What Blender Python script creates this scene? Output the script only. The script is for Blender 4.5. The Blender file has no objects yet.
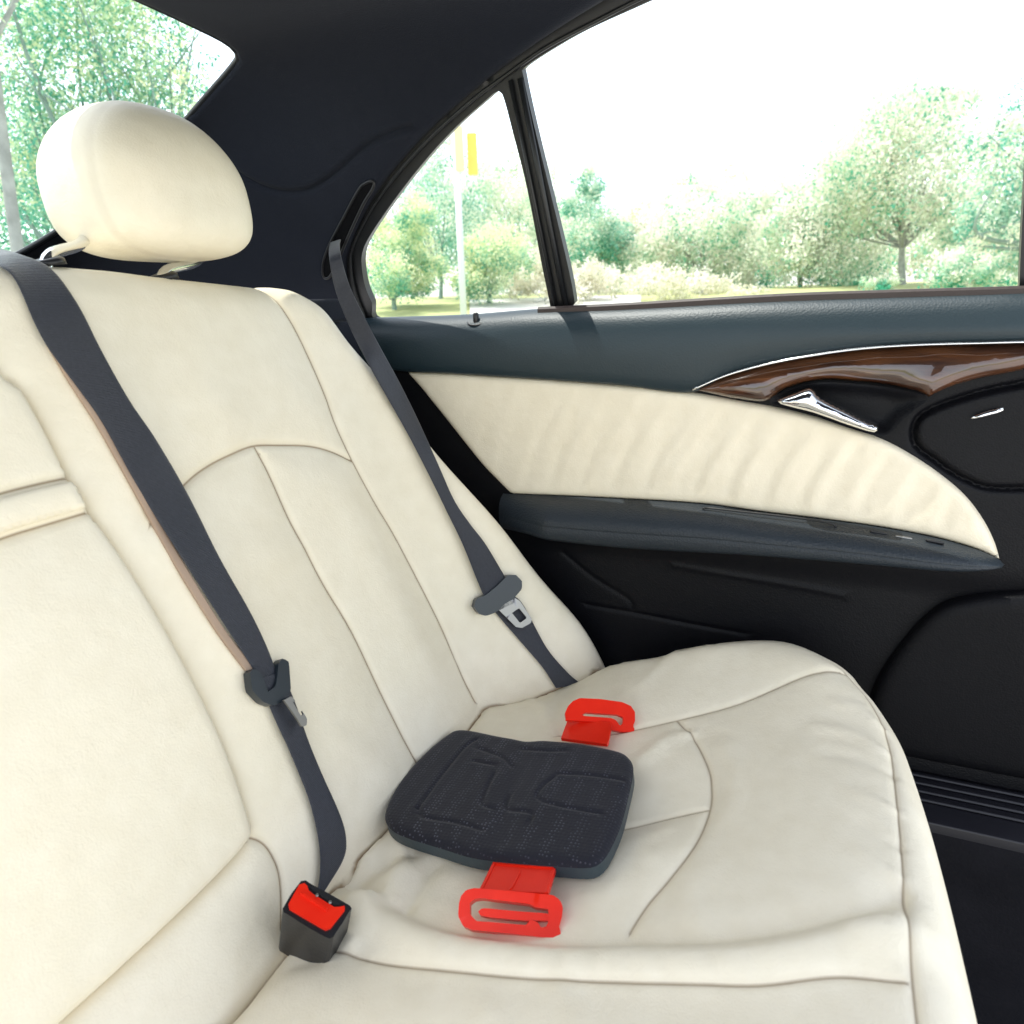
import bpy, bmesh, math, random
import numpy as np
from mathutils import Vector, Matrix
from mathutils.geometry import delaunay_2d_cdt

random.seed(7)
rng = np.random.default_rng(11)
sc = bpy.context.scene
COL = sc.collection
R = math.radians

# ------------------------------------------------------------------ view geometry
CAM = np.array([-.1, 0., .96])
FOC = 720.0
_y, _p, _r = R(24), R(16.4), R(1.7)
DIR = np.array([math.cos(_y)*math.cos(_p), math.sin(_y)*math.cos(_p), -math.sin(_p)])
_R0 = np.cross(DIR, [0, 0, 1]); _R0 /= np.linalg.norm(_R0)
_U0 = np.cross(_R0, DIR)
RGT = _R0*math.cos(_r) - _U0*math.sin(_r)
UPV = _U0*math.cos(_r) + _R0*math.sin(_r)


def ray(p):
    v = DIR*FOC + RGT*(p[0]-512) + UPV*(512-p[1])
    return v/np.linalg.norm(v)


def onplane(p, n, k):                      # sight line met with the plane n.P = k
    v = ray(p); n = np.asarray(n, float)
    return CAM + v*((k-CAM@n)/(v@n))


def onsurf(p, g, t0=.25, t1=3.):           # sight line met with the surface g = 0
    v = ray(p); t = t0
    while t < t1:
        if g(CAM+v*t) > 0:
            a, b = t-.01, t
            for _ in range(26):
                m = (a+b)/2
                if g(CAM+v*m) > 0: b = m
                else: a = m
            return CAM+v*b
        t += .01
    raise ValueError('no surface at %s' % (p,))


# ------------------------------------------------------------------ objects
def link(o, parent=None, **kw):
    COL.objects.link(o)
    if parent is not None:
        o.parent = parent
        bpy_m = Matrix.Translation(-parent.location)
        o.matrix_parent_inverse = Matrix.Rotation(-parent.rotation_euler.z, 4, 'Z') @ bpy_m
    for k, v in kw.items(): o[k] = v
    return o


def thing(name, loc, label, cat, group=None):
    o = bpy.data.objects.new(name, None); o.location = loc; o.empty_display_size = .05
    COL.objects.link(o); o['label'] = label; o['category'] = cat
    if group: o['group'] = group
    return o


def mesh_obj(name, verts, faces, mat, parent=None, smooth=True, attrs=None, **kw):
    me = bpy.data.meshes.new(name)
    me.from_pydata([tuple(map(float, v)) for v in verts], [], [tuple(map(int, f)) for f in faces])
    if attrs:
        for an, vals in attrs.items():
            a = me.attributes.new(an, 'FLOAT', 'POINT'); a.data.foreach_set('value', np.asarray(vals, np.float32))
    me.validate(); me.update()
    if smooth: me.shade_smooth()
    me.materials.append(mat)
    return link(bpy.data.objects.new(name, me), parent, **kw)


def bm_obj(name, bm, mat, parent=None, smooth=True, bevel=0, seg=3, ang=40, sub=0, **kw):
    me = bpy.data.meshes.new(name); bmesh.ops.recalc_face_normals(bm, faces=bm.faces)
    bm.to_mesh(me); bm.free()
    if smooth: me.shade_smooth()
    me.materials.append(mat)
    o = link(bpy.data.objects.new(name, me), parent, **kw)
    if bevel:
        m = o.modifiers.new('bevel', 'BEVEL'); m.width = bevel; m.segments = seg; m.limit_method = 'ANGLE'
        m.angle_limit = R(ang); m.harden_normals = True
    if sub:
        m = o.modifiers.new('sub', 'SUBSURF'); m.levels = m.render_levels = sub
    return o


# ------------------------------------------------------------------ 2-D helpers
def catmull(pts, n=8, closed=False):
    P = np.asarray(pts, float); N = len(P); out = []
    rngk = range(N if closed else N-1)
    for i in rngk:
        if closed: a, b, c, d = P[i-1], P[i], P[(i+1) % N], P[(i+2) % N]
        else:
            b, c = P[i], P[i+1]
            a = P[i-1] if i else 2*b-c
            d = P[i+2] if i+2 < N else 2*c-b
        for k in range(n):
            t = k/n
            out.append(.5*((2*b)+(-a+c)*t+(2*a-5*b+4*c-d)*t*t+(-a+3*b-3*c+d)*t**3))
    if not closed: out.append(P[-1])
    return np.array(out)


def resample(P, step, closed=False):
    P = np.asarray(P, float)
    if closed: P = np.vstack([P, P[:1]])
    s = np.r_[0, np.cumsum(np.linalg.norm(np.diff(P, axis=0), axis=1))]
    keep = np.r_[True, np.diff(s) > 1e-9]; P, s = P[keep], s[keep]
    n = max(2, int(round(s[-1]/step))+1)
    t = np.linspace(0, s[-1], n)
    Q = np.stack([np.interp(t, s, P[:, k]) for k in range(P.shape[1])], 1)
    return Q[:-1] if closed else Q


def dist_poly(P, L, closed=False):
    """distance of points P to polyline L"""
    P = np.atleast_2d(P); A = np.asarray(L, float)
    B = np.roll(A, -1, 0) if closed else A[1:]
    A = A if closed else A[:-1]
    out = np.full(len(P), 1e9)
    for i in range(0, len(P), 4000):
        p = P[i:i+4000, None]; ab = (B-A)[None]; ap = p-A[None]
        t = np.clip((ap*ab).sum(-1)/np.maximum((ab*ab).sum(-1), 1e-14), 0, 1)
        out[i:i+4000] = np.sqrt((((ap-ab*t[..., None])**2).sum(-1)).min(1))
    return out


def inside(P, L):
    P = np.atleast_2d(P); L = np.asarray(L, float); x, y = P[:, 0], P[:, 1]
    r = np.zeros(len(P), bool); j = len(L)-1
    for i in range(len(L)):
        xi, yi, xj, yj = *L[i], *L[j]
        c = ((yi > y) != (yj > y)) & (x < (xj-xi)*(y-yi)/(yj-yi+1e-18)+xi)
        r ^= c; j = i
    return r


def offs(L, d):
    T = np.gradient(L, axis=0); T /= np.linalg.norm(T, axis=1)[:, None]+1e-12
    return L+np.stack([-T[:, 1], T[:, 0]], 1)*d


def patch2d(outline, holes=(), seams=(), step=.01, sstep=.003, rings=(.002, .006, .012, .02, .03), ostep=.006, soffs=(.0015, .004, .008)):
    """triangulate an outline with holes, dense along seams and edges -> points, triangles, boundary loops"""
    loops = [resample(outline, ostep, True)]+[resample(h, ostep, True) for h in holes]
    con_pts, con_edges, n = [], [], 0
    for L in loops:
        con_pts.append(L); con_edges += [(n+i, n+(i+1) % len(L)) for i in range(len(L))]; n += len(L)
    S = [resample(s, sstep) for s in seams]
    free = []

    def ok(P, m):
        k = inside(P, loops[0])
        for h in loops[1:]: k &= ~inside(P, h)
        for L in loops: k &= dist_poly(P, L, True) > m
        return k
    for s in S:
        s = s[ok(s, .0012)]
        if len(s) < 2: continue
        con_pts.append(s)
        con_edges += [(n+i, n+i+1) for i in range(len(s)-1) if np.linalg.norm(s[i+1]-s[i]) < sstep*2.5]
        n += len(s)
        for d in soffs: free += [offs(s, d), offs(s, -d)]
    for L in loops:
        for d in rings:
            Lr = resample(L, max(ostep, d*.6), True)
            for sgn in (1, -1):
                T = np.roll(Lr, -1, 0)-np.roll(Lr, 1, 0); T /= np.linalg.norm(T, axis=1)[:, None]+1e-12
                Q = Lr+np.stack([-T[:, 1], T[:, 0]], 1)*d*sgn
                k = ok(Q, d*.8); free.append(Q[k])
    lo, hi = loops[0].min(0), loops[0].max(0)
    gx, gy = np.meshgrid(np.arange(lo[0], hi[0], step), np.arange(lo[1], hi[1], step*.87))
    gx = gx+(np.arange(gx.shape[0])[:, None] % 2)*step*.5
    G = np.stack([gx.ravel(), gy.ravel()], 1)
    k = ok(G, (rings[-1] if len(rings) else 0)+step*.4)
    for s in S: k &= dist_poly(G, s) > (soffs[-1] if soffs else 0)+step*.4
    G = G[k]
    F = np.vstack(free) if free else np.zeros((0, 2))
    if len(F):
        F = F[ok(F, .001)]
        m = np.ones(len(F), bool)
        for s in S: m &= dist_poly(F, s) > .0011
        F = F[m]
        q = np.round(F/.0015).astype(int); _, idx = np.unique(q, axis=0, return_index=True); F = F[idx]
    V = np.vstack(con_pts+[F, G])
    vo, eo, fo, ov, _, _ = delaunay_2d_cdt([Vector((float(a), float(b))) for a, b in V], con_edges, [], 0, 1e-6)
    P = np.array([tuple(v) for v in vo]); T = np.array([f for f in fo if len(f) == 3])
    cen = P[T].mean(1); k = inside(cen, loops[0])
    for h in loops[1:]: k &= ~inside(cen, h)
    return P, T[k], loops


def relief(P, loops, seams, round_r=.02, round_h=None, pil=.012, pil_l=.03, gr=.004, gw=.0022, edge_pil=True, grooves=None):
    """upholstery height over the base surface, and a mask that peaks on its seams"""
    de = np.full(len(P), 1e9)
    for L in loops: de = np.minimum(de, dist_poly(P, L, True))
    ds = np.full(len(P), 1e9)
    for s in seams: ds = np.minimum(ds, dist_poly(P, s))
    d = np.minimum(ds, de+.004) if edge_pil else ds
    h = pil*(1-np.exp(-d/pil_l)) if len(seams) or edge_pil else np.zeros(len(P))
    h -= gr*np.exp(-(ds/gw)**2)
    if round_r:
        t = np.clip(1-de/round_r, 0, 1); rh = round_h or round_r
        h -= rh*(1-np.sqrt(np.clip(1-t*t, 0, 1)))
    for L, dep, w in grooves or ():
        h += dep*np.exp(-(dist_poly(P, L)/w)**2)
    return h, np.exp(-(ds/.0010)**2)


def skirt(verts, faces, P, loops, push):
    """add side walls behind every boundary loop: push(uv) -> displaced 3-D point"""
    verts = list(map(tuple, verts)); faces = [tuple(f) for f in faces]
    F = np.asarray(faces); E = {}
    for f in F:
        for a, b in ((f[0], f[1]), (f[1], f[2]), (f[2], f[0])):
            E[(a, b)] = E.get((a, b), 0)+1
    new = {}
    for (a, b) in list(E):
        if (b, a) in E: continue
        for v in (a, b):
            if v not in new:
                new[v] = len(verts); verts.append(tuple(push(v)))
        faces.append((b, a, new[a], new[b]))
    return verts, faces


def slab(name, outline, holes, frame, thick, mat, parent=None, bevel=.0015, step=.02, seg=3, smooth=True, **kw):
    """flat plate: outline in the 2-D frame (origin, ex, ey); thickness goes along -ex x ey"""
    o, ex, ey = (np.asarray(v, float) for v in frame)
    nz = np.cross(ex, ey); nz /= np.linalg.norm(nz)
    P, T, loops = patch2d(outline, holes, (), step=10, rings=(), ostep=step)
    bm = bmesh.new()
    vs = [bm.verts.new(o+ex*a+ey*b) for a, b in P]
    for t in T:
        try: bm.faces.new([vs[i] for i in t])
        except ValueError: pass
    if not holes: bmesh.ops.dissolve_limit(bm, angle_limit=.001, verts=bm.verts, edges=bm.edges)
    r = bmesh.ops.extrude_face_region(bm, geom=bm.faces[:])
    bmesh.ops.translate(bm, verts=[e for e in r['geom'] if isinstance(e, bmesh.types.BMVert)], vec=-nz*thick)
    return bm_obj(name, bm, mat, parent, bevel=bevel, seg=seg, smooth=smooth, **kw)


def px_frame(pxs, n, k):
    """pixels on a plane -> 2-D outline + frame on that plane (normal towards the viewer)"""
    n = np.asarray(n, float); s = np.linalg.norm(n); n = n/s; k = k/s
    pts = np.array([onplane(p, n, k) for p in pxs]); o = pts.mean(0)
    if n@(CAM-o) < 0: n = -n
    ex = np.cross([0, 0, 1], n)
    if np.linalg.norm(ex) < .2: ex = np.array([1., 0, 0])-n*n[0]
    ex /= np.linalg.norm(ex); ey = np.cross(n, ex)
    return (o, ex, ey), np.stack([(pts-o)@ex, (pts-o)@ey], 1)


def to_frame(pxs, frame):
    o, ex, ey = frame; n = np.cross(ex, ey)
    pts = np.array([onplane(p, n, n@o) for p in pxs])
    return np.stack([(pts-o)@ex, (pts-o)@ey], 1)


def tube_geo(path, rad, ns=10, caps=True):
    P = np.asarray(path, float); N = len(P)
    rad = np.full(N, rad) if np.isscalar(rad) else np.asarray(rad, float)
    T = np.gradient(P, axis=0); T /= np.linalg.norm(T, axis=1)[:, None]+1e-12
    up = np.array([0, 0, 1.]) if abs(T[0][2]) < .9 else np.array([1., 0, 0])
    V, F = [], []
    a = np.cross(T[0], up); a /= np.linalg.norm(a)
    for i in range(N):
        a = a-T[i]*(a@T[i]); a /= np.linalg.norm(a)+1e-12; b = np.cross(T[i], a)
        for k in range(ns):
            an = 2*math.pi*k/ns
            V.append(P[i]+(a*math.cos(an)+b*math.sin(an))*rad[i])
    for i in range(N-1):
        for k in range(ns):
            F.append((i*ns+k, i*ns+(k+1) % ns, (i+1)*ns+(k+1) % ns, (i+1)*ns+k))
    if caps: F += [tuple(range(ns-1, -1, -1)), tuple((N-1)*ns+k for k in range(ns))]
    return V, F


def tube(name, path, rad, mat, parent=None, ns=10, **kw):
    V, F = tube_geo(path, rad, ns); return mesh_obj(name, V, F, mat, parent, **kw)


def join_geo(parts):
    V, F = [], []
    for v, f in parts:
        n = len(V); V += list(v); F += [tuple(i+n for i in q) for q in f]
    return V, F


def ribbon(name, Lp, Rp, thick, mat, parent=None, n=90, away=None, **kw):
    """woven strap between two edge lines, with rounded selvedge"""
    A, B = resample(catmull(Lp), 1), resample(catmull(Rp), 1)
    def rs(L):
        L = catmull(L, 10); s = np.r_[0, np.cumsum(np.linalg.norm(np.diff(L, axis=0), axis=1))]
        t = np.linspace(0, s[-1], n); return np.stack([np.interp(t, s, L[:, k]) for k in range(3)], 1)
    A, B = rs(Lp), rs(Rp)
    V, F, U = [], [], []
    ws = (0, .03, .1, .3, .5, .7, .9, .97, 1)
    m = len(ws)
    mid = (A+B)/2; T = np.gradient(mid, axis=0); T /= np.linalg.norm(T, axis=1)[:, None]+1e-12
    W = B-A; Nn = np.cross(W, T); Nn /= np.linalg.norm(Nn, axis=1)[:, None]+1e-12
    if np.mean(((CAM-mid)*Nn).sum(1)) < 0: Nn = -Nn
    for i in range(n):
        for w in ws:
            e = 1-abs(2*w-1); off = thick*(.5 if e > .1 else .5*math.sqrt(e/.1*.9+.1))
            V.append(A[i]+W[i]*w+Nn[i]*off); U.append(w)
        for w in ws:
            e = 1-abs(2*w-1); off = thick*(.5 if e > .1 else .5*math.sqrt(e/.1*.9+.1))
            V.append(A[i]+W[i]*w-Nn[i]*off); U.append(w)
    for i in range(n-1):
        a, b = i*2*m, (i+1)*2*m
        for k in range(m-1):
            F.append((a+k, a+k+1, b+k+1, b+k)); F.append((a+m+k+1, a+m+k, b+m+k, b+m+k+1))
        F.append((a+m, a, b, b+m)); F.append((a+m-1, a+2*m-1, b+2*m-1, b+m-1))
    me = mesh_obj(name, V, F, mat, parent, **kw)
    return me


# ------------------------------------------------------------------ materials
def M(name):
    m = bpy.data.materials.new(name); m.use_nodes = True
    return m, m.node_tree.nodes, m.node_tree.links, m.node_tree.nodes['Principled BSDF']


def add(ns, t, **kw):
    n = ns.new(t)
    for k, v in kw.items():
        if k in n.inputs: n.inputs[k].default_value = v
        else: setattr(n, k, v)
    return n


def mixc(ns, ls, fac, a, b, mode='MIX'):
    n = ns.new('ShaderNodeMix'); n.data_type = 'RGBA'; n.blend_type = mode
    for sock, v in ((n.inputs['Factor'], fac), (n.inputs[6], a), (n.inputs[7], b)):
        if hasattr(v, 'is_linked') or hasattr(v, 'links'): ls.new(v, sock)
        else: sock.default_value = v if not isinstance(v, tuple) else (*v, 1)
    return n.outputs[2]


def surface(name, col, rough=.5, spec=.5, bump=0, bscale=200, var=.06, vscale=6, metal=0, coat=0, kind='noise', sheen=0, col2=None):
    m, ns, ls, b = M(name)
    co = add(ns, 'ShaderNodeTexCoord')
    n1 = add(ns, 'ShaderNodeTexNoise', Scale=vscale, Detail=4); ls.new(co.outputs['Object'], n1.inputs['Vector'])
    dark = tuple(c*(1-var*2) for c in col) if col2 is None else col2
    ls.new(mixc(ns, ls, n1.outputs['Fac'], tuple(min(1, c*(1+var)) for c in col), dark), b.inputs['Base Color'])
    b.inputs['Roughness'].default_value = rough; b.inputs['Specular IOR Level'].default_value = spec
    b.inputs['Metallic'].default_value = metal; b.inputs['Coat Weight'].default_value = coat; b.inputs['Coat Roughness'].default_value = .04
    b.inputs['Sheen Weight'].default_value = sheen
    mr = add(ns, 'ShaderNodeMapRange'); ls.new(n1.outputs['Fac'], mr.inputs[0])
    mr.inputs[3].default_value = rough*.85; mr.inputs[4].default_value = min(1, rough*1.15); ls.new(mr.outputs[0], b.inputs['Roughness'])
    if bump:
        if kind == 'leather':
            t = add(ns, 'ShaderNodeTexVoronoi', Scale=bscale); h = t.outputs['Distance']
        else:
            t = add(ns, 'ShaderNodeTexNoise', Scale=bscale, Detail=3); h = t.outputs['Fac']
        ls.new(co.outputs['Object'], t.inputs['Vector'])
        bp = add(ns, 'ShaderNodeBump', Strength=bump, Distance=.001); ls.new(h, bp.inputs['Height']); ls.new(bp.outputs[0], b.inputs['Normal'])
    return m


def leather(name, col, seam_shade_col=(.30, .21, .12)):
    m, ns, ls, b = M(name)
    co = add(ns, 'ShaderNodeTexCoord')
    n1 = add(ns, 'ShaderNodeTexNoise', Scale=5, Detail=5, Roughness=.55); ls.new(co.outputs['Object'], n1.inputs['Vector'])
    n2 = add(ns, 'ShaderNodeTexNoise', Scale=45, Detail=3); ls.new(co.outputs['Object'], n2.inputs['Vector'])
    c = mixc(ns, ls, n1.outputs['Fac'], tuple(x*1.05 for x in col), (col[0]*.93, col[1]*.91, col[2]*.86))
    c = mixc(ns, ls, n2.outputs['Fac'], c, (.9, .88, .84), 'MULTIPLY')
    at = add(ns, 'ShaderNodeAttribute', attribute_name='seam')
    c = mixc(ns, ls, at.outputs['Fac'], c, seam_shade_col)  # colours the stitched lines and the shade painted into the seat crease
    ls.new(c, b.inputs['Base Color'])
    b.inputs['Roughness'].default_value = .46; b.inputs['Specular IOR Level'].default_value = .4
    v = add(ns, 'ShaderNodeTexVoronoi', Scale=520); ls.new(co.outputs['Object'], v.inputs['Vector'])
    w = add(ns, 'ShaderNodeTexNoise', Scale=26, Detail=5, Roughness=.6); ls.new(co.outputs['Object'], w.inputs['Vector'])
    b1 = add(ns, 'ShaderNodeBump', Strength=.12, Distance=.001); ls.new(v.outputs['Distance'], b1.inputs['Height'])
    b2 = add(ns, 'ShaderNodeBump', Strength=.22, Distance=.006); ls.new(w.outputs['Fac'], b2.inputs['Height']); ls.new(b1.outputs[0], b2.inputs['Normal'])
    mp2 = add(ns, 'ShaderNodeMapping'); mp2.inputs['Scale'].default_value = (30, 75, 45); mp2.inputs['Rotation'].default_value = (.3, .2, .6); ls.new(co.outputs['Object'], mp2.inputs['Vector'])
    cr = add(ns, 'ShaderNodeTexNoise', Scale=1.0, Detail=4, Roughness=.65, Distortion=1.2); ls.new(mp2.outputs[0], cr.inputs['Vector'])
    ab = add(ns, 'ShaderNodeMath', operation='SUBTRACT'); ls.new(cr.outputs['Fac'], ab.inputs[0]); ab.inputs[1].default_value = .5
    a2 = add(ns, 'ShaderNodeMath', operation='ABSOLUTE'); ls.new(ab.outputs[0], a2.inputs[0])
    a3 = add(ns, 'ShaderNodeMapRange'); ls.new(a2.outputs[0], a3.inputs[0]); a3.inputs[1].default_value = 0; a3.inputs[2].default_value = .05
    b3 = add(ns, 'ShaderNodeBump', Strength=.10, Distance=.0012); ls.new(a3.outputs[0], b3.inputs['Height']); ls.new(b2.outputs[0], b3.inputs['Normal'])
    ls.new(b3.outputs[0], b.inputs['Normal'])
    return m


CREAM = leather('cream_leather', (.915, .853, .705))
CREAM_DOOR = leather('cream_door_leather', (.92, .85, .70))
DARK_LEATHER = surface('dark_teal_leather', (.012, .027, .036), rough=.46, spec=.5, bump=.16, bscale=420, kind='leather', var=.08)
ARM_LEATHER = surface('dark_blue_leather', (.016, .023, .031), rough=.48, spec=.4, bump=.5, bscale=420, kind='leather', var=.08)
DARK_TRIM = surface('black_trim', (.004, .0042, .006), rough=.5, spec=.18, bump=.35, bscale=500, kind='leather', var=.1)
POCKET = surface('pocket_black', (.0036, .0037, .0052), rough=.55, spec=.15, bump=.3, bscale=500, kind='leather', var=.1)
BLACK_PLASTIC = surface('black_plastic', (.014, .014, .016), rough=.38, spec=.45, bump=.15, bscale=350)
BELT_PLASTIC = surface('belt_tongue_plastic', (.016, .024, .032), rough=.3, spec=.5, bump=.1, bscale=300)
RUBBER = surface('black_rubber', (.010, .011, .013), rough=.42, spec=.5)
STRIP = surface('weather_strip', (.050, .036, .034), rough=.5, spec=.4, bump=.2)
HEADLINER = surface('headliner_cloth', (.0115, .0140, .0225), rough=.9, spec=.15, bump=.5, bscale=700, var=.12, vscale=3, sheen=.05)
CARPET = surface('floor_carpet', (.010, .010, .013), rough=.95, spec=.1, bump=1.0, bscale=320, var=.25, vscale=14)
CHROME = surface('chrome', (.86, .87, .88), rough=.09, metal=1, var=.02)
STEEL = surface('brushed_steel', (.30, .295, .285), rough=.38, metal=1, var=.05)
POST = surface('pale_post', (.80, .81, .82), rough=.12, metal=.95, var=.02)
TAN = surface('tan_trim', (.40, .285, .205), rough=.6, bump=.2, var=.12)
GROUND_C = (.30, .31, .13)


def red_plastic():
    m, ns, ls, b = M('red_plastic')
    co = add(ns, 'ShaderNodeTexCoord')
    n1 = add(ns, 'ShaderNodeTexNoise', Scale=60, Detail=4); ls.new(co.outputs['Object'], n1.inputs['Vector'])
    ls.new(mixc(ns, ls, n1.outputs['Fac'], (.88, .030, .010), (.76, .018, .007)), b.inputs['Base Color'])
    b.inputs['Roughness'].default_value = .30; b.inputs['Specular IOR Level'].default_value = .28
    b.inputs['Subsurface Weight'].default_value = .04; b.inputs['Subsurface Radius'].default_value = (.006, .001, .001)
    n2 = add(ns, 'ShaderNodeTexNoise', Scale=500); ls.new(co.outputs['Object'], n2.inputs['Vector'])
    bp = add(ns, 'ShaderNodeBump', Strength=.12, Distance=.0006); ls.new(n2.outputs['Fac'], bp.inputs['Height']); ls.new(bp.outputs[0], b.inputs['Normal'])
    return m


RED = red_plastic()


def webbing():
    m, ns, ls, b = M('woven_webbing')
    co = add(ns, 'ShaderNodeTexCoord')
    w = add(ns, 'ShaderNodeTexWave', Scale=260, Distortion=1.2, Detail=1); w.bands_direction = 'Z'; ls.new(co.outputs['Object'], w.inputs['Vector'])
    n1 = add(ns, 'ShaderNodeTexNoise', Scale=380, Detail=3); ls.new(co.outputs['Object'], n1.inputs['Vector'])
    ls.new(mixc(ns, ls, n1.outputs['Fac'], (.036, .040, .054), (.015, .017, .024)), b.inputs['Base Color'])
    b.inputs['Roughness'].default_value = .42; b.inputs['Sheen Weight'].default_value = .25; b.inputs['Sheen Roughness'].default_value = .4
    mx = add(ns, 'ShaderNodeMath', operation='ADD'); ls.new(w.outputs['Fac'], mx.inputs[0]); ls.new(n1.outputs['Fac'], mx.inputs[1])
    bp = add(ns, 'ShaderNodeBump', Strength=.4, Distance=.0008); ls.new(mx.outputs[0], bp.inputs['Height']); ls.new(bp.outputs[0], b.inputs['Normal'])
    return m


WEB = webbing()


def booster_cloth():
    m, ns, ls, b = M('booster_mesh_cloth')
    co = add(ns, 'ShaderNodeTexCoord')
    v = add(ns, 'ShaderNodeTexVoronoi', Scale=270); v.inputs['Randomness'].default_value = .3; ls.new(co.outputs['Object'], v.inputs['Vector'])
    lt = add(ns, 'ShaderNodeMath', operation='LESS_THAN'); ls.new(v.outputs['Distance'], lt.inputs[0]); lt.inputs[1].default_value = .24
    wn = add(ns, 'ShaderNodeTexNoise', Scale=13, Detail=3); ls.new(co.outputs['Object'], wn.inputs['Vector'])
    gt = add(ns, 'ShaderNodeMapRange'); ls.new(wn.outputs['Fac'], gt.inputs[0]); gt.inputs[1].default_value = .30; gt.inputs[2].default_value = .72
    mu = add(ns, 'ShaderNodeMath', operation='MULTIPLY'); ls.new(lt.outputs[0], mu.inputs[0]); ls.new(gt.outputs[0], mu.inputs[1])
    n1 = add(ns, 'ShaderNodeTexNoise', Scale=12, Detail=4); ls.new(co.outputs['Object'], n1.inputs['Vector'])
    c = mixc(ns, ls, n1.outputs['Fac'], (.012, .0125, .022), (.006, .006, .011))
    ls.new(mixc(ns, ls, mu.outputs[0], c, (.085, .085, .115)), b.inputs['Base Color'])
    b.inputs['Roughness'].default_value = .8; b.inputs['Specular IOR Level'].default_value = .3; b.inputs['Sheen Weight'].default_value = .12
    bp = add(ns, 'ShaderNodeBump', Strength=.35, Distance=.0012); ls.new(v.outputs['Distance'], bp.inputs['Height']); ls.new(bp.outputs[0], b.inputs['Normal'])
    return m


BOOST = booster_cloth()
BOOST_SIDE = surface('booster_shell', (.026, .042, .052), rough=.45, bump=.3, bscale=300)


def burl():
    m, ns, ls, b = M('walnut_burl')
    co = add(ns, 'ShaderNodeTexCoord'); mp = add(ns, 'ShaderNodeMapping'); mp.inputs['Scale'].default_value = (6, 4, 22)
    ls.new(co.outputs['Object'], mp.inputs['Vector'])
    n0 = add(ns, 'ShaderNodeTexNoise', Scale=1.6, Detail=6, Distortion=1.6); ls.new(mp.outputs[0], n0.inputs['Vector'])
    w = add(ns, 'ShaderNodeTexWave', Scale=1.3, Distortion=9, Detail=4); w.inputs['Detail Scale'].default_value = 1.6; ls.new(mp.outputs[0], w.inputs['Vector'])
    a = mixc(ns, ls, w.outputs['Fac'], (.016, .007, .005), (.13, .050, .018))
    ls.new(mixc(ns, ls, n0.outputs['Fac'], a, (.05, .018, .008)), b.inputs['Base Color'])
    b.inputs['Roughness'].default_value = .3; b.inputs['Coat Weight'].default_value = 1; b.inputs['Coat Roughness'].default_value = .03
    b.inputs['Coat IOR'].default_value = 1.7; b.inputs['Specular IOR Level'].default_value = .2
    return m


WOOD = burl()


def glass(name, tint, refl=.05):
    m, ns, ls, b = M(name)
    ns.remove(b); out = ns['Material Output']
    t = add(ns, 'ShaderNodeBsdfTransparent', Color=(*tint, 1)); g = add(ns, 'ShaderNodeBsdfGlossy', Color=(1, 1, 1, 1), Roughness=.01)
    mx = ns.new('ShaderNodeMixShader'); mx.inputs[0].default_value = .035; ls.new(t.outputs[0], mx.inputs[1]); ls.new(g.outputs[0], mx.inputs[2])
    ls.new(mx.outputs[0], out.inputs['Surface'])
    return m


GLASS = glass('window_glass', (.93, .97, .96))


def leafmat(name, dark, light, pale, haze=0):
    m, ns, ls, b = M(name)
    ns.remove(b); out = ns['Material Output']
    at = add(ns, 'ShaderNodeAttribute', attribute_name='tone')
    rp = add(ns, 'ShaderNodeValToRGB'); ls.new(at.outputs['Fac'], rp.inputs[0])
    e = rp.color_ramp.elements; e[0].position = .12; e[0].color = (*dark, 1); e[1].position = .9; e[1].color = (*pale, 1)  # the pale end stands for sunlit, bleached leaves
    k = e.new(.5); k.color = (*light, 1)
    d = add(ns, 'ShaderNodeBsdfDiffuse'); t = add(ns, 'ShaderNodeBsdfTranslucent'); ls.new(rp.outputs[0], d.inputs[0]); ls.new(rp.outputs[0], t.inputs[0])
    mx = add(ns, 'ShaderNodeMixShader'); mx.inputs[0].default_value = .42; ls.new(d.outputs[0], mx.inputs[1]); ls.new(t.outputs[0], mx.inputs[2])
    ls.new(mx.outputs[0], out.inputs['Surface'])
    return m


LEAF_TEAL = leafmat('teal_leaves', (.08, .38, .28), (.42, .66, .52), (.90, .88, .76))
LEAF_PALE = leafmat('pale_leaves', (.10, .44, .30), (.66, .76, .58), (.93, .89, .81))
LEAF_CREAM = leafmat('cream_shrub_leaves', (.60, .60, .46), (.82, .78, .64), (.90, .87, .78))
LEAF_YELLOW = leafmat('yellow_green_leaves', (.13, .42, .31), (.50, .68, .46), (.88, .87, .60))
BARK = surface('pale_bark', (.34, .36, .33), rough=.9, bump=.8, bscale=30, var=.3, vscale=9)
BARK_DARK = surface('grey_green_bark', (.24, .34, .30), rough=.9, bump=.8, bscale=30, var=.3, vscale=9)
POLE = surface('pale_pole_paint', (.66, .72, .74), rough=.5, var=.05)
SIGN_Y = surface('yellow_sign_paint', (.88, .62, .12), rough=.5, var=.04)
SIGN_SUNLIT = surface('sunlit_yellow_sign_paint', (.90, .76, .42), rough=.5, var=.04)  # same sign yellow, paler because sunlight on that face is painted in

# ------------------------------------------------------------------ the seat surfaces
def ramp(x, w): return .5*(x+np.sqrt(x*x+w*w))
def sst(x): x = np.clip(x, 0, 1); return x*x*(3-2*x)


def back_base(X, z): return .375+.404*(z-.46)-.95*ramp(X-.635, .03)
def cush_base(X, Y): return .46+.17*(.375-Y)+.03*sst((X-.58)/.2)*sst((.35-Y)/.2)-.024*np.exp(-((X-.73)/.085)**2-((Y-.31)/.075)**2)


NB = np.array([0, -.927, .375])
gback = lambda P: P[1]-back_base(P[0], P[2])
gcush = lambda P: cush_base(P[0], P[1])-P[2]


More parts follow.
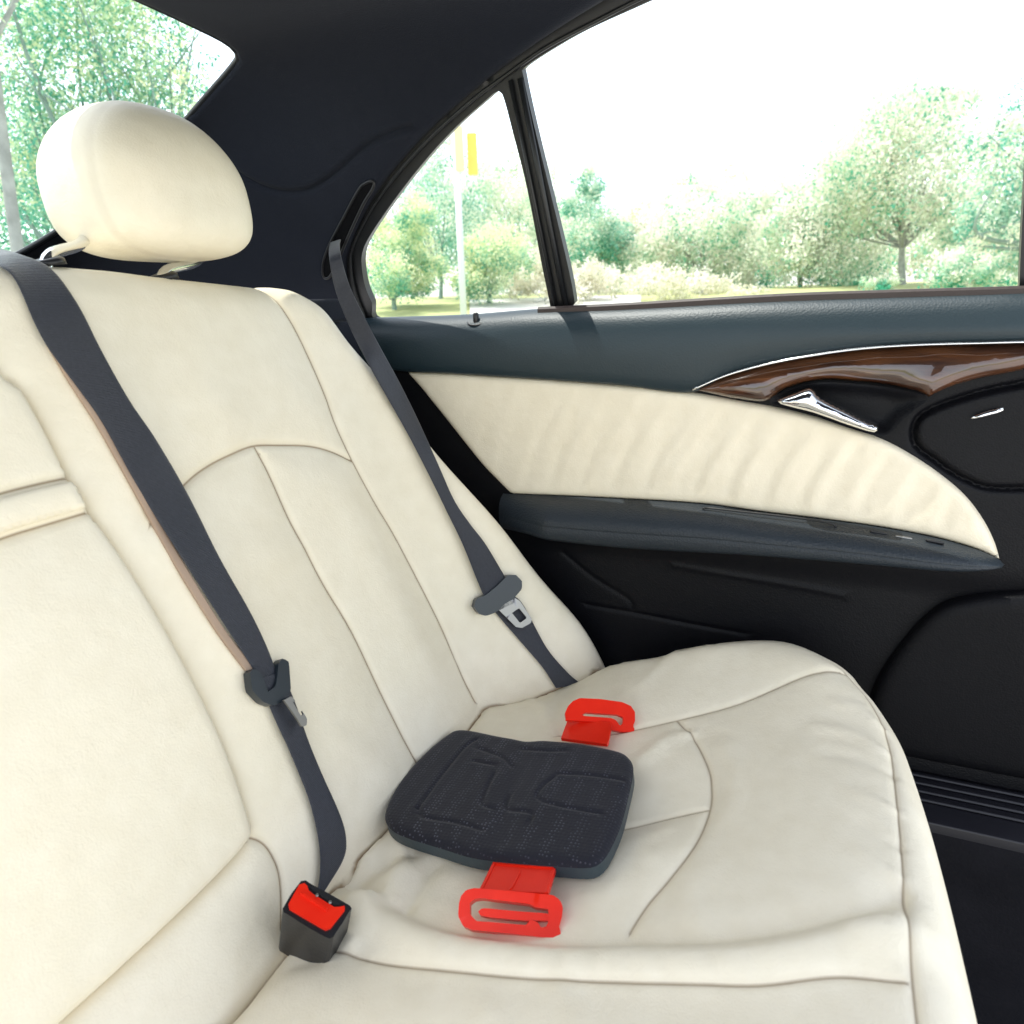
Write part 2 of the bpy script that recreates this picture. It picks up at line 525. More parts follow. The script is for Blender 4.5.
def B(pxs, n=6, closed=False):             # pixels -> (X, z) on the backrest
    q = np.array([onsurf(p, gback) for p in pxs])[:, [0, 2]]
    return catmull(q, n, closed) if n else q


def K(pxs, n=6, closed=False):             # pixels -> (X, Y) on the cushion
    q = np.array([onsurf(p, gcush) for p in pxs])[:, [0, 1]]
    return catmull(q, n, closed) if n else q


seat = thing('rear_seat', (.3, .3, .3), 'cream leather rear bench seat with one headrest and stitched seams', 'car seat')

# ---- backrest
top_px = [(281, 279), (234, 276), (164, 269), (117, 262), (70, 258)]
side_px = [(612, 660), (589, 620), (548, 573), (506, 518), (448, 453), (405, 397), (385, 370), (359, 340), (332, 305), (305, 287)]
bot_px = [(498, 778), (530, 764), (566, 746), (592, 730), (613, 708), (620, 685)]
b_out = np.vstack([[[-.5, .375], [.57, .375], [.60, .40]], catmull(B(bot_px+side_px+top_px, 0), 5), [[.2, 1.004], [-.1, 1.0], [-.5, .995]]])
arm_px = [(62, 467), (88, 512), (117, 557), (156, 623), (195, 694), (223, 753), (240, 800), (249, 832), (247, 840), (230, 862), (188, 905), (117, 972), (62, 1022), (-60, 1135)]
arm_r = B(arm_px, 0)
arm_top = B([(-60, 300), (0, 377), (16, 386), (39, 424)], 0)
arm_line = catmull(np.vstack([arm_top, arm_r]), 5)
arm_poly = np.vstack([arm_line, [[-.5, arm_line[-1][1]], [-.5, arm_line[0][1]]]])
seam_side = B([(262, 277), (270, 289), (293, 324), (312, 363), (326, 396), (336, 424), (353, 461), (375, 502), (398, 541), (440, 623), (463, 678), (476, 702)])
seam_arc = B([(150, 520), (184, 485), (207, 467), (230, 455), (254, 446), (281, 445), (309, 446), (332, 452), (352, 461)])
seam_mid = B([(254, 446), (270, 475), (293, 526), (324, 584), (352, 631), (384, 698), (413, 755), (440, 800)])
seam_roll = B([(249, 836), (262, 842), (271, 852), (279, 870), (282, 893), (282, 930)])
seam_in = B([(28, 262), (51, 330), (90, 420), (140, 520), (200, 620), (250, 710), (290, 790), (318, 860)])
b_seams = [seam_side, seam_arc, seam_mid, seam_roll]
arm_hole = np.vstack([arm_line, [[-.49, arm_line[-1][1]], [-.49, arm_line[0][1]]]])
b_loops_h = [arm_line]
b_wr = [(B([(380, 770), (330, 740)], 1), .0025, .012), (B([(230, 560), (300, 550)], 1), .0015, .02),
        (B([(345, 840), (370, 790), (400, 770)], 3), .002, .008), (B([(180, 310), (200, 380), (230, 430)], 4), .003, .03),
        (B([(70, 300), (95, 380), (190, 560), (260, 690)], 4), .006, .03),
        (B([(470, 690), (450, 660), (430, 655)], 3), .0012, .006), (B([(330, 480), (370, 560), (420, 660)], 4), .004, .03)]


def back_h(P):
    P = np.atleast_2d(P)
    h, s = relief(P, [b_out], b_seams+b_loops_h, round_r=.035, pil=.009, pil_l=.035, gr=.0024, gw=.0022, grooves=b_wr, edge_pil=False)
    return h, s


def back_pt(P, h):
    return np.stack([P[:, 0], back_base(P[:, 0], P[:, 1]), P[:, 1]], 1)+NB*h[:, None]


cr_b = B([(217, 1024), (250, 985), (281, 948), (322, 890), (346, 860), (384, 823), (463, 728), (476, 709), (518, 701), (555, 689), (590, 674)], 4)
Pb, Tb, lp = patch2d(b_out, [np.clip(arm_hole, [-.49, 0], [9, 9])], b_seams+[cr_b], step=.011)
h, sm = back_h(Pb)
V = back_pt(Pb, h)
dh = dist_poly(Pb, arm_line)
V += NB*(-.006*np.exp(-dh/.004))[:, None]
FL = Tb if True else Tb
sm_b = sm
bv, bf = skirt(V, Tb, Pb, lp, lambda i: V[i]-NB*.09)
# ---- fold-down centre armrest set in the backrest
inset = arm_line.copy()
T_ = np.gradient(inset, axis=0); T_ /= np.linalg.norm(T_, axis=1)[:, None]
nrm = np.stack([T_[:, 1], -T_[:, 0]], 1)
if (nrm[len(nrm)//3, 0]) > 0: nrm = -nrm
a_out = np.vstack([inset+nrm*.0022, [[-.485, arm_line[-1][1]], [-.485, arm_line[0][1]]]])
s1 = B([(-60, 512), (0, 495), (36, 486), (64, 480)], 4); s2 = B([(-60, 562), (0, 540), (42, 527), (82, 515)], 4)
Pa, Ta, la = patch2d(a_out, [], [s1, s2], step=.012)
h, sm = relief(Pa, la, [s1, s2], round_r=.008, round_h=.007, pil=.004, pil_l=.03, gr=.003, gw=.0025, edge_pil=False)
up = (Pa[:, 1] > np.interp(Pa[:, 0], s2[:, 0], s2[:, 1])) & (Pa[:, 1] < np.interp(Pa[:, 0], s1[:, 0], s1[:, 1]))
h = h+.006+.004*np.exp(-((Pa[:, 1]-.72)/.12)**2)
Va = back_pt(Pa, h)
av, af = skirt(Va, Ta, Pa, la, lambda i: Va[i]-NB*.04)
arm = mesh_obj('centre_armrest', av, af, CREAM, seat, attrs={'seam': np.r_[sm, np.zeros(len(av)-len(sm))]})
st = np.vstack([s1[:, :]+[0, -.003], (s2+[0, .003])[::-1]])
Ps, Ts, l_s = patch2d(st, [], [], step=.012, rings=(.0015, .004))
hs, _ = relief(Ps, l_s, [], round_r=.004, pil=.0, edge_pil=False)
Vs = back_pt(Ps, hs+.0130)
sv, sf = skirt(Vs, Ts, Ps, l_s, lambda i: Vs[i]-NB*.008)
mesh_obj('pull_strap', sv, sf, CREAM, arm, attrs={'seam': np.zeros(len(sv))})

# ---- cushion
out_px = [(606, 660), (640, 652), (663, 647), (700, 641), (741, 637), (775, 637), (805, 643), (843, 660), (860, 676), (876, 694), (899, 733), (918, 788), (937, 858), (957, 944), (974, 1022)]
edge = K(out_px, 5)
edge = np.vstack([edge[0]+[.03, .05], edge+np.array([.006, -.013])])
c_out = np.vstack([[[-.5, .445], [.62, .445], [.74, .36]], edge, [[.2, -.112], [-.1, -.112], [-.5, -.112]]])
s_back = K([(560, 735), (600, 734), (624, 731), (677, 720), (741, 704), (800, 683), (847, 673)])
s_side = K([(825, 660), (849, 673), (874, 698), (890, 741), (897, 800), (902, 858), (905, 917), (913, 987), (918, 1030)])
s_circ = K([(677, 720), (694, 739), (708, 765), (712, 784), (710, 808), (694, 847), (671, 878), (647, 905), (630, 930)])
s_cross = K([(560, 840), (600, 829), (627, 820), (663, 811), (710, 806)])
r1 = K([(350, 872), (376, 894), (418, 917), (459, 930), (514, 940), (589, 945), (623, 944), (702, 946), (780, 936), (843, 921), (874, 913), (896, 896)])
r2 = K([(322, 948), (350, 957), (401, 970), (487, 981), (589, 988), (692, 990), (761, 990), (839, 981), (905, 983)])
s_ctr = K([(348, 957), (325, 975), (300, 995), (275, 1018), (250, 1045)])
s_bk = K([(476, 712), (500, 707), (522, 722)], 4)
s_bk2 = K([(492, 708), (512, 722), (520, 740)], 4)
c_seams = [s_back, s_side, s_circ, s_cross, r2]
ridge = K([(352, 915), (376, 925), (418, 946), (459, 957), (514, 962), (589, 967), (702, 968), (780, 962), (843, 950), (898, 938)])
crease = K([(217, 1024), (250, 985), (281, 948), (322, 890), (346, 860), (384, 823), (463, 728), (476, 709), (518, 701), (555, 689), (590, 674), (612, 660)], 4)
c_wr = [(crease, -.020, .0085), (ridge, .012, .020), (r1, -.007, .011), (K([(640, 800), (600, 780), (560, 800)], 4), -.012, .06), (K([(430, 880), (500, 890), (560, 900)], 4), -.008, .05),
        (K([(352, 880), (385, 862), (412, 850)], 4), -.010, .012), (K([(406, 905), (420, 880), (436, 862)], 4), -.006, .007), (K([(388, 890), (400, 868), (404, 850)], 4), .006, .009),
        (K([(372, 905), (362, 930), (352, 948)], 4), .005, .008), (K([(345, 925), (360, 905), (392, 900)], 4), .006, .009), (K([(440, 870), (470, 880), (500, 900)], 4), .002, .008),
        (K([(815, 735), (850, 738), (885, 752)], 4), 0.0030, .006), (K([(830, 760), (862, 764), (890, 772)], 4), -0.0027, .006), (K([(835, 708), (860, 712), (884, 724)], 4), 0.0027, .005),
        (K([(640, 690), (662, 668), (680, 652)], 4), 0.0027, .006), (K([(520, 700), (545, 712), (552, 730)], 4), 0.0038, .006), (K([(575, 690), (560, 705), (552, 722)], 4), -0.0038, .007),
        (K([(880, 925), (868, 935), (850, 940)], 4), .003, .007), (K([(790, 700), (820, 800), (840, 880)], 4), .004, .05), (K([(725, 745), (735, 775), (728, 820)], 4), 0.0023, .006),
        (K([(700, 655), (760, 655), (815, 668)], 4), .008, .035), (K([(300, 985), (400, 1010), (600, 1030)], 4), .003, .03), (K([(235, 1015), (280, 975), (315, 962)], 4), -.004, .008),
        (K([(640, 760), (670, 740), (690, 735)], 4), 0.0038, .007), (K([(650, 860), (640, 840), (668, 826)], 4), 0.0027, .006), (K([(590, 900), (640, 880), (680, 850)], 4), .003, .02),
        (K([(860, 800), (885, 808), (897, 812)], 3), 0.0023, .005), (K([(862, 830), (885, 842), (899, 848)], 3), -0.0023, .005), (K([(855, 860), (880, 872), (900, 880)], 3), 0.0019, .005),
        (K([(700, 930), (690, 900), (700, 870)], 3), 0.0023, .01), (K([(480, 1000), (485, 1012), (490, 1024)], 3), 0.0019, .008), (K([(560, 1000), (570, 1015), (580, 1030)], 3), 0.0019, .01)]


def cush_h(P):
    P = np.atleast_2d(P)
    return relief(P, [c_out], c_seams, round_r=.045, round_h=.055, pil=.005, pil_l=.022, gr=.0018, gw=.0019, grooves=c_wr, edge_pil=False)


Pc, Tc, lc = patch2d(c_out, [], c_seams+[r1, crease, K([(352, 880), (385, 862), (412, 850)], 4)], step=.009)
h, sm = cush_h(Pc)
Vc = np.stack([Pc[:, 0], Pc[:, 1], cush_base(Pc[:, 0], Pc[:, 1])+h], 1)
cv, cf = skirt(Vc, Tc, Pc, lc, lambda i: Vc[i]+np.array([0, .01, -.26]))
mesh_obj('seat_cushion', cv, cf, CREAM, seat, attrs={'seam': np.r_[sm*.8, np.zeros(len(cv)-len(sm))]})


def g_back_full(off):
    def g(P):
        h, _ = back_h([[P[0], P[2]]]); return P[1]-(back_base(P[0], P[2])-(h[0]+off)*1.0)
    return g


def g_cush_full(off):
    def g(P):
        h, _ = cush_h([[P[0], P[1]]]); return cush_base(P[0], P[1])+h[0]+off-P[2]
    return g


def on_back(pxs, off): return np.array([onsurf(p, g_back_full(off), .4) for p in pxs])
def on_cush(pxs, off): return np.array([onsurf(p, g_cush_full(off), .4) for p in pxs])


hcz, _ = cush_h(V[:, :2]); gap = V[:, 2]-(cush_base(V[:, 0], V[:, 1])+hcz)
sm_b = np.maximum(np.maximum(sm_b, np.exp(-(dh/.0013)**2)*.9), np.exp(-(np.clip(gap, 0, 1)/.0035)**2))  # last term paints crease shade where the backrest meets the cushion
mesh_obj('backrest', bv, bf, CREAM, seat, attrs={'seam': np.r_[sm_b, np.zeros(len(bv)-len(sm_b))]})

# tan split line beside the strap
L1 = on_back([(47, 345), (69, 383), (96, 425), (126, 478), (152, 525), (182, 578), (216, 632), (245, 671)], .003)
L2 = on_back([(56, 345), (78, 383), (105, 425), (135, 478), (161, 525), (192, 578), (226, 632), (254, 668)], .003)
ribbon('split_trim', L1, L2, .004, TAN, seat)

# ---- headrest
hc = np.array([.466, .632, 1.067])


def headrest():
    NA, NS = 120, 34; V, S = [], []
    us = np.sin(np.linspace(0, math.pi/2, NS))
    rows = [(u, -1) for u in us]+[(u, 1) for u in us[::-1][1:]]
    for u, sd in rows:
        yy = sd*(1-u**4.0)**(1/2.8)
        for i in range(NA):
            a = 2*math.pi*i/NA; cx, cz = math.cos(a), math.sin(a)
            bl = float(sst((cz+.5))); e = 2/(3.3-.6*bl)
            x = math.copysign(abs(cx)**e, cx)*.0875; z = math.copysign(abs(cz)**e, cz)*(.083 if cz > 0 else .060)
            x *= 1-.17*(max(0, z)/.078)**2
            d_ = .074*(1-.24*(max(0, z*u)/.078)**2)
            P = np.array([x*u, yy*d_, z*u])
            sv_ = abs(yy-(-.42))
            P *= 1-.006*math.exp(-(sv_/.03)**2)
            P[1] += .14*P[2]+(.9*max(0, P[0]-.02)**2)
            V.append(hc+P); S.append(math.exp(-(sv_/.022)**2)*.8)
    F = [(j*NA+i, j*NA+(i+1) % NA, (j+1)*NA+(i+1) % NA, (j+1)*NA+i) for j in range(len(rows)-1) for i in range(NA)]
    return V, F, S


hv, hf, hs = headrest()
head = mesh_obj('headrest', hv, hf, CREAM, seat, attrs={'seam': hs})
bmx = bmesh.new(); bmx.from_mesh(head.data); bmesh.ops.remove_doubles(bmx, verts=bmx.verts, dist=1e-6); bmesh.ops.recalc_face_normals(bmx, faces=bmx.faces); bmx.to_mesh(head.data); bmx.free(); head.data.shade_smooth()
for a, b_ in (((80, 244), (48, 258)), ((196, 262), (164, 273))):
    p0 = onplane(a, (0, 1, 0), .632); p1 = onplane(b_, (0, 1, 0), .604)
    tube('post', catmull([p1+[-.004, -.002, -.03], p1, p0, p0+(p0-p1)*.7+[0, .004, .012]], 8), 0.0050, POST, head, ns=16)
    tube('post_collar', [p1+[0, 0, -.006], p1+[-.0006, 0, -.0015], p1+[-.001, 0, 0]], [.013, .0125, .009], BLACK_PLASTIC, head, ns=24)

# ------------------------------------------------------------------ car body: roof lining, pillar, rear window
body = thing('parked_car', (.8, .9, .3), 'parked car seen from inside with black lining and a cream trimmed rear door', 'car')
AX = (.1, .9)


def roof_z(Y): return 1.262-.012*Y-.5*ramp(np.asarray(Y)-.70, .05)


def shell_f(X, Y, z):
    s = (X-(.802-.35*(z-.95)-.10*ramp(np.asarray(Y)-.72, .1)))*.944
    r = (z-roof_z(Y))*.95
    k = .07
    hh = np.maximum(k-np.abs(s-r), 0)/k
    return np.maximum(s, r)+hh*hh*k*.25


def shell_pt(uv):
    uv = np.atleast_2d(uv); Y, th = uv[:, 0], uv[:, 1]/.6
    a, b = np.zeros(len(uv)), np.full(len(uv), 3.)
    for _ in range(40):
        m = (a+b)/2; k = shell_f(AX[0]+m*np.cos(th), Y, AX[1]+m*np.sin(th)) > 0
        b = np.where(k, m, b); a = np.where(k, a, m)
    return np.stack([AX[0]+a*np.cos(th), Y, AX[1]+a*np.sin(th)], 1)


def shell_uv(P): return np.array([P[1], math.atan2(P[2]-AX[1], P[0]-AX[0])*.6])
gshell = lambda P: shell_f(P[0], P[1], P[2])
def S(pxs, n=5, closed=False):
    q = np.array([shell_uv(onsurf(p, gshell)) for p in pxs]); return catmull(q, n, closed) if n else q
def roof_uv(X, Y): return [Y, math.atan2(float(roof_z(Y))-AX[1], X-AX[0])*.6]


door_arc = [(352, 322), (343, 290), (341, 270), (345, 248), (370, 197), (417, 141), (470, 93), (510, 62), (560, 28), (620, -8)]
dh_ = S(door_arc, 5)
y_e, th_e = dh_[-1]
door_hole = np.vstack([[[dh_[0][0]+.002, -.045]], dh_, [[0., shell_uv([.70, 0, 1.246])[1]], [-.345, shell_uv([.70, -.345, 1.246])[1]], [-.345, -.045]]])
edge_r = S([(227, 47), (234, 55), (233, 63), (205, 96), (176, 129)], 4)
rw = np.vstack([S([(129, 0), (176, 21), (214, 39)], 3), edge_r,
                [roof_uv(.60, 1.16), roof_uv(.57, 1.20), roof_uv(.52, 1.215)], [roof_uv(x, 1.215) for x in (.3, .1, -.2, -.45)],
                [roof_uv(-.55, 1.14), roof_uv(-.56, 1.10), roof_uv(-.55, .80), roof_uv(-.5, .70)], [roof_uv(x, .685) for x in (-.3, -.1, .1, .25)]])
lin = S([(178, 118), (184, 125), (195, 141), (227, 164), (254, 182), (281, 191), (309, 189), (336, 172), (367, 145), (398, 130), (412, 127)])
cut = lambda x, y: roof_uv(x, y)
sh_out = np.array([[-.35, -.05], [1.25, -.05], [1.25, 1.75], [.60, 1.75], cut(-.25, .60), cut(-.06, .56), cut(-.06, -.35)])
Pq, Tq, lq = patch2d(sh_out, [door_hole, rw], [lin], step=.022, ostep=.012, rings=(.003, .008, .016))
Vq = shell_pt(Pq)
cen = np.stack([np.full(len(Pq), AX[0]), Pq[:, 0], np.full(len(Pq), AX[1])], 1)
inn = cen-Vq; inn /= np.linalg.norm(inn, axis=1)[:, None]
dl = dist_poly(Pq, lin)
de = np.minimum(dist_poly(Pq, lq[1], True), dist_poly(Pq, lq[2], True))
hh = -.003*np.exp(-(dl/.003)**2)+.003*np.exp(-((dl-.006)/.004)**2)
t = np.clip(1-de/.008, 0, 1); hh = hh-.008*(1-np.sqrt(1-t*t))
Vq = Vq+inn*hh[:, None]
qv, qf = skirt(Vq, Tq, Pq, lq, lambda i: Vq[i]-inn[i]*.02)
mesh_obj('roof_lining', qv, qf, HEADLINER, body)
# pane of the rear window, just outside the lining
Pw, Tw, lw = patch2d(rw+(rw-rw.mean(0))*.02, [], [], step=.04, ostep=.02, rings=())
Vw = shell_pt(Pw); iw = np.stack([np.full(len(Pw), AX[0]), Pw[:, 0], np.full(len(Pw), AX[1])], 1)-Vw; iw /= np.linalg.norm(iw, axis=1)[:, None]
mesh_obj('rear_window', Vw-iw*.018, Tw, GLASS, body)
rim = shell_pt(resample(rw, .01, True)); rim = np.vstack([rim, rim[:1]])
rin = np.stack([np.full(len(rim), AX[0]), rim[:, 1], np.full(len(rim), AX[1])], 1)-rim; rin /= np.linalg.norm(rin, axis=1)[:, None]
tube('window_gasket', rim-rin*.008, .004, RUBBER, body, ns=8)

# slot where the belt leaves the pillar
slot_uv = S([(373, 181), (366, 183), (359, 190), (345, 216), (331, 243), (324, 262), (324, 276), (330, 277), (338, 262), (350, 234), (364, 204), (374, 187)], 5, True)
sp = shell_pt(slot_uv); sn = np.stack([np.full(len(sp), AX[0]), sp[:, 1], np.full(len(sp), AX[1])], 1)-sp; sn /= np.linalg.norm(sn, axis=1)[:, None]
loop = np.vstack([sp+sn*.0015, sp[:2]+sn[:2]*.0015])
bez = tube('belt_slot', loop, .0019, BLACK_PLASTIC, body, ns=8)
Pz, Tz, lz = patch2d(slot_uv, [], [], step=.01, rings=(), ostep=.004)
Vz = shell_pt(Pz)
mesh_obj('slot_opening', Vz+np.array([-.002, -.001, 0]), Tz, surface('slot_void', (.004, .004, .005), rough=.9, spec=.1), bez)

# shelf behind the seat, door sill plate, floor
def boxg(x0, x1, y0, y1, z0, z1):
    V = [(x, y, z) for x in (x0, x1) for y in (y0, y1) for z in (z0, z1)]
    return V, [(0, 1, 3, 2), (4, 6, 7, 5), (0, 4, 5, 1), (2, 3, 7, 6), (0, 2, 6, 4), (1, 5, 7, 3)]


def box(name, b, mat, parent=None, bevel=.004, **kw):
    V, F = boxg(*b); o = mesh_obj(name, V, F, mat, parent, **kw)
    if bevel:
        m = o.modifiers.new('bevel', 'BEVEL'); m.width = bevel; m.segments = 3; m.harden_normals = True
    return o


box('parcel_shelf', (-.6, .74, .6, 1.25, .94, .968), HEADLINER, body)
box('rear_bulkhead', (-.5, .80, .62, .64, .15, .938), HEADLINER, body)
zs = .385
sill = join_geo([boxg(.70, .86, -.6, .5, zs-.05, zs)]+[boxg(.735+.016*k, .741+.016*k, -.6, .5, zs+.0005, zs+.004) for k in range(4)])
o = mesh_obj('sill_plate', sill[0], sill[1], surface('sill_plastic', (.010, .010, .014), rough=.34, spec=.4), body)
m = o.modifiers.new('bevel', 'BEVEL'); m.width = .003; m.segments = 3
ys = np.linspace(-.6, .5, 40)
V = []; prof = [(.70, zs-.012), (.693, zs-.05), (.685, zs-.12), (.67, .19), (.63, .165), (.5, .155), (.3, .15), (.14, .15)]
for y in ys:
    for k, (x, z) in enumerate(prof): V.append((x, y, z+.004*math.sin(y*23+k)*(k > 2)))
n = len(prof)
mesh_obj('floor_carpet', V, [(i*n+k, i*n+k+1, (i+1)*n+k+1, (i+1)*n+k) for i in range(39) for k in range(n-1)], CARPET, body)
fm = K  # floor mat
mp_ = catmull([(.64, -.58), (.66, -.40), (.655, -.22), (.62, -.15), (.52, -.13), (.30, -.13), (.25, -.2), (.25, -.58)], 6)
slab('floor_mat', mp_, [], ((0, 0, .178), (1, 0, 0), (0, 1, 0)), .012, surface('mat_rubber', (.012, .012, .014), rough=.6, bump=.6, bscale=200), body, bevel=.003)

# ------------------------------------------------------------------ the door
door = slab('door', np.array([[.66, .40], [.66, .925], [-.335, .935], [-.335, .37], [.35, .37]]), [], ((.835, 0, 0), (0, 1, 0), (0, 0, 1)), .02, BLACK_PLASTIC, body, bevel=.003)
XT = .79
def D(pxs, X=XT, n=6, closed=False):       # pixels -> (Y, z) on the door trim plane
    q = np.array([onplane(p, (1, 0, 0), X) for p in pxs])[:, 1:]; return catmull(q, n, closed) if n else q


ins_top = [(405, 372), (450, 374), (506, 377.5), (560, 381), (623, 386), (690, 393), (741, 402), (780, 409), (827, 421), (874, 437), (905, 452), (936, 472), (964, 495), (983, 519), (995, 542), (1001, 561)]
ins_bot = [(998, 560), (975, 550), (936, 539), (878, 528), (819, 520), (761, 513), (702, 505), (624, 500), (560, 497), (510, 495)]
ins_left = [(495, 480), (479, 463), (448, 424), (420, 389)]
wood_top = [(692, 390.5), (730, 375), (781, 362), (848, 351), (915, 346), (1024, 343), (1100, 341)]
wood_bot = [(1100, 355), (1024, 372), (982, 380), (950, 389), (929, 399), (922, 393), (881, 385), (831, 381), (808, 383), (784, 390), (764, 402), (730, 399)]

# upper panel with its rounded ledge, swept along the door
sill_px = [(352, 320), (380, 318), (468, 315), (539, 309.5), (624, 306.5), (780, 298), (1022, 289.5), (1120, 284)]
sl = D(sill_px, .815)
bt = D([(380, 368)]+ins_top[:6]+[(730, 374), (781, 361), (848, 350), (915, 345), (1024, 342), (1120, 340)], .785)
yy = np.linspace(.66, -.33, 130)
sz = np.interp(yy, sl[::-1, 0], sl[::-1, 1]); bz = np.interp(yy, bt[::-1, 0], bt[::-1, 1])
V = []
pr = [(.845, -.004, 0), (.825, .0005, 0), (.812, .001, 0), (.803, -.001, 0), (.795, -.0055, 0), (.788, -.012, 0), (.7825, -.021, 0), (.779, -.032, 0), (.777, 0, .45), (.7775, 0, .62), (.779, 0, .8), (.782, 0, .94), (.785, 0, .985), (.79, 0, 1.0), (.80, 0, 1.0)]
for y, s, b in zip(yy, sz, bz):
    for x, dz, f in pr:
        z0 = s-.032 if f else s
        V.append((x, y, s+dz if not f else s-.032+(b-(s-.032))*((f-.2)/.8 if f > .2 else 0)))
n = len(pr)
upper = mesh_obj('upper_panel', V, [(i*n+k, (i+1)*n+k, (i+1)*n+k+1, i*n+k+1) for i in range(len(yy)-1) for k in range(n-1)], DARK_LEATHER, door)

# lower trim: one dark moulding with its joints
ash = [(1060, 378), (1024, 385), (985, 393), (949, 404), (925, 415), (916, 426), (915, 441), (922, 452), (935, 461), (950, 472), (966, 481), (989, 489.5), (1024, 490.5), (1060, 489)]
lt_out = np.array([[.66, .45], [.66, .90], [.55, .885], [.45, .87], [.3, .865], [.15, .862], [0, .885], [-.1, .895], [-.33, .90], [-.33, .388], [.35, .388]])
g1 = D([(584, 608), (640, 618), (690, 628), (745, 638)], .80); g2 = D([(671, 568), (740, 580), (800, 590), (843, 599)], .80); g3 = D([(560, 555), (590, 580), (625, 602), (630, 612)], .80)
rimg = [offs(D(ash), 0)]
Pl, Tl, ll = patch2d(lt_out, [], [g1, g2, g3]+rimg+[D([(545, 548), (700, 562), (860, 590), (930, 612), (970, 640)], .80)], step=.011, sstep=.002, rings=(.004, .01), soffs=(.0013, .0027, .0042, .006, .0085))
hl = np.zeros(len(Pl))
arch = D([(868, 720), (874, 690), (897, 652), (929, 616), (960, 600), (1022, 592), (1090, 591)], .80)
zt = Pl[:, 1]
hl += -.012*sst((.66-zt)/.05)*sst((zt-.38)/.1)+.006*sst((.5-zt)/.1)
for gL, dep, w in ((g1, -.0022, .003), (g2, .0018, .0045), (g3, -.0015, .004), (rimg[0], -.007, .0035)): hl += dep*np.exp(-(dist_poly(Pl, gL)/w)**2)
inash = inside(Pl, D(ash)); hl += .003*inash
hl -= 0.0
Vl = np.stack([.80-hl, Pl[:, 0], Pl[:, 1]], 1)
mesh_obj('lower_panel', Vl, Tl, DARK_TRIM, door)

# map pocket / front moulding at the lower right
pk = np.vstack([arch, [[arch[-1][0], .40], [arch[0][0]-.002, .40]]])
Pk, Tk, lk = patch2d(pk, [], [], step=.015, rings=(.002, .005, .01, .018))
hk, _ = relief(Pk, lk, [], round_r=.014, round_h=.012, pil=0, edge_pil=False)
Vk = np.stack([.792-hk, Pk[:, 0], Pk[:, 1]], 1)
kv, kf = skirt(Vk, Tk, Pk, lk, lambda i: Vk[i]+np.array([.03, 0, 0]))
mesh_obj('map_pocket', kv, kf, POCKET, door)

# cream insert with gathered leather
iq = np.vstack([D(ins_top, XT, 5), D(ins_bot, XT, 4), D(ins_left, XT, 4)])
Pi, Ti, li = patch2d(iq, [], [], step=.0055, rings=(.0012, .003, .006, .010))
hi, _ = relief(Pi, li, [], round_r=.009, round_h=.008, pil=0, edge_pil=False)
f = lambda y, z: y+.42*(z-.72)+.003*np.sin(z*30)
ph = f(Pi[:, 0], Pi[:, 1])
low = sst((.86-Pi[:, 1])/.10); fr = sst((.42-Pi[:, 0])/.35)
zmid = np.interp(Pi[:, 0], [-.19, .4], [.70, .70])
am = (.25+.75*low)*(.25+.75*fr)*np.clip(dist_poly(Pi, li[0], True)/.02, 0, 1)
rp_ = np.sin(ph*2*math.pi/.043+1.1*np.sin(ph*17)+.5*np.sin(ph*53)); rp_ = -np.abs(np.sin(ph*math.pi/.043+.9*np.sin(ph*15)))**.6*0+np.where(rp_ > 0, rp_*.7, rp_)
hi = hi+.0019*am*rp_+.0006*am*np.sin(ph*2*math.pi/.021+2*np.sin(Pi[:, 1]*40))
Vi = np.stack([XT-hi, Pi[:, 0], Pi[:, 1]], 1)
iv, jf = skirt(Vi, Ti, Pi, li, lambda i: Vi[i]+np.array([.01, 0, 0]))
mesh_obj('leather_insert', iv, jf, CREAM_DOOR, door, attrs={'seam': np.zeros(len(iv))})

# armrest
at_ = D(ins_bot[::-1][0:1]+ins_bot[::-1][1:]+[(1003, 566)], XT, 5)
ab = D([(530, 535), (545, 539), (623, 552), (741, 551), (819, 558), (897, 566), (956, 573), (1002, 577)], .745, 5)
ya = np.linspace(.41, -.192, 120)
tz = np.interp(ya, at_[::-1, 0], at_[::-1, 1])
ab2 = D([(520, 537), (545, 541), (623, 549), (741, 556), (819, 562), (897, 569), (956, 575), (1002, 578)], .745, 5)
bz = np.interp(ya, ab2[::-1, 0], ab2[::-1, 1])
V = []
for i, y in enumerate(ya):
    e = min(1, (y+.192)/.10); pr_ = .048*math.sqrt(max(0, 1-(1-e)**2))*min(1, .35+.65*(.41-y)/.08 if y > .33 else 1)
    zt_, zb_ = tz[i]+.001, bz[i]; dz = zt_-zb_
    X0 = XT+.004
    for (fx, fz) in ((0, 0), (.18, -.03), (.5, -.10), (.78, -.22), (.93, -.36), (.985, -.48), (1.0, -.56), (1.0, -.585), (.985, -.60), (1.0, -.62), (1.0, -.8), (.94, -.94), (.8, -1.03), (.4, -1.08), (-.1, -1.1)):
        V.append((X0-.002-pr_*fx, y, zt_+fz*dz))
n = 15
armd = mesh_obj('armrest', V, [(i*n+k, (i+1)*n+k, (i+1)*n+k+1, i*n+k+1) for i in range(len(ya)-1) for k in range(n-1)], ARM_LEATHER, door)
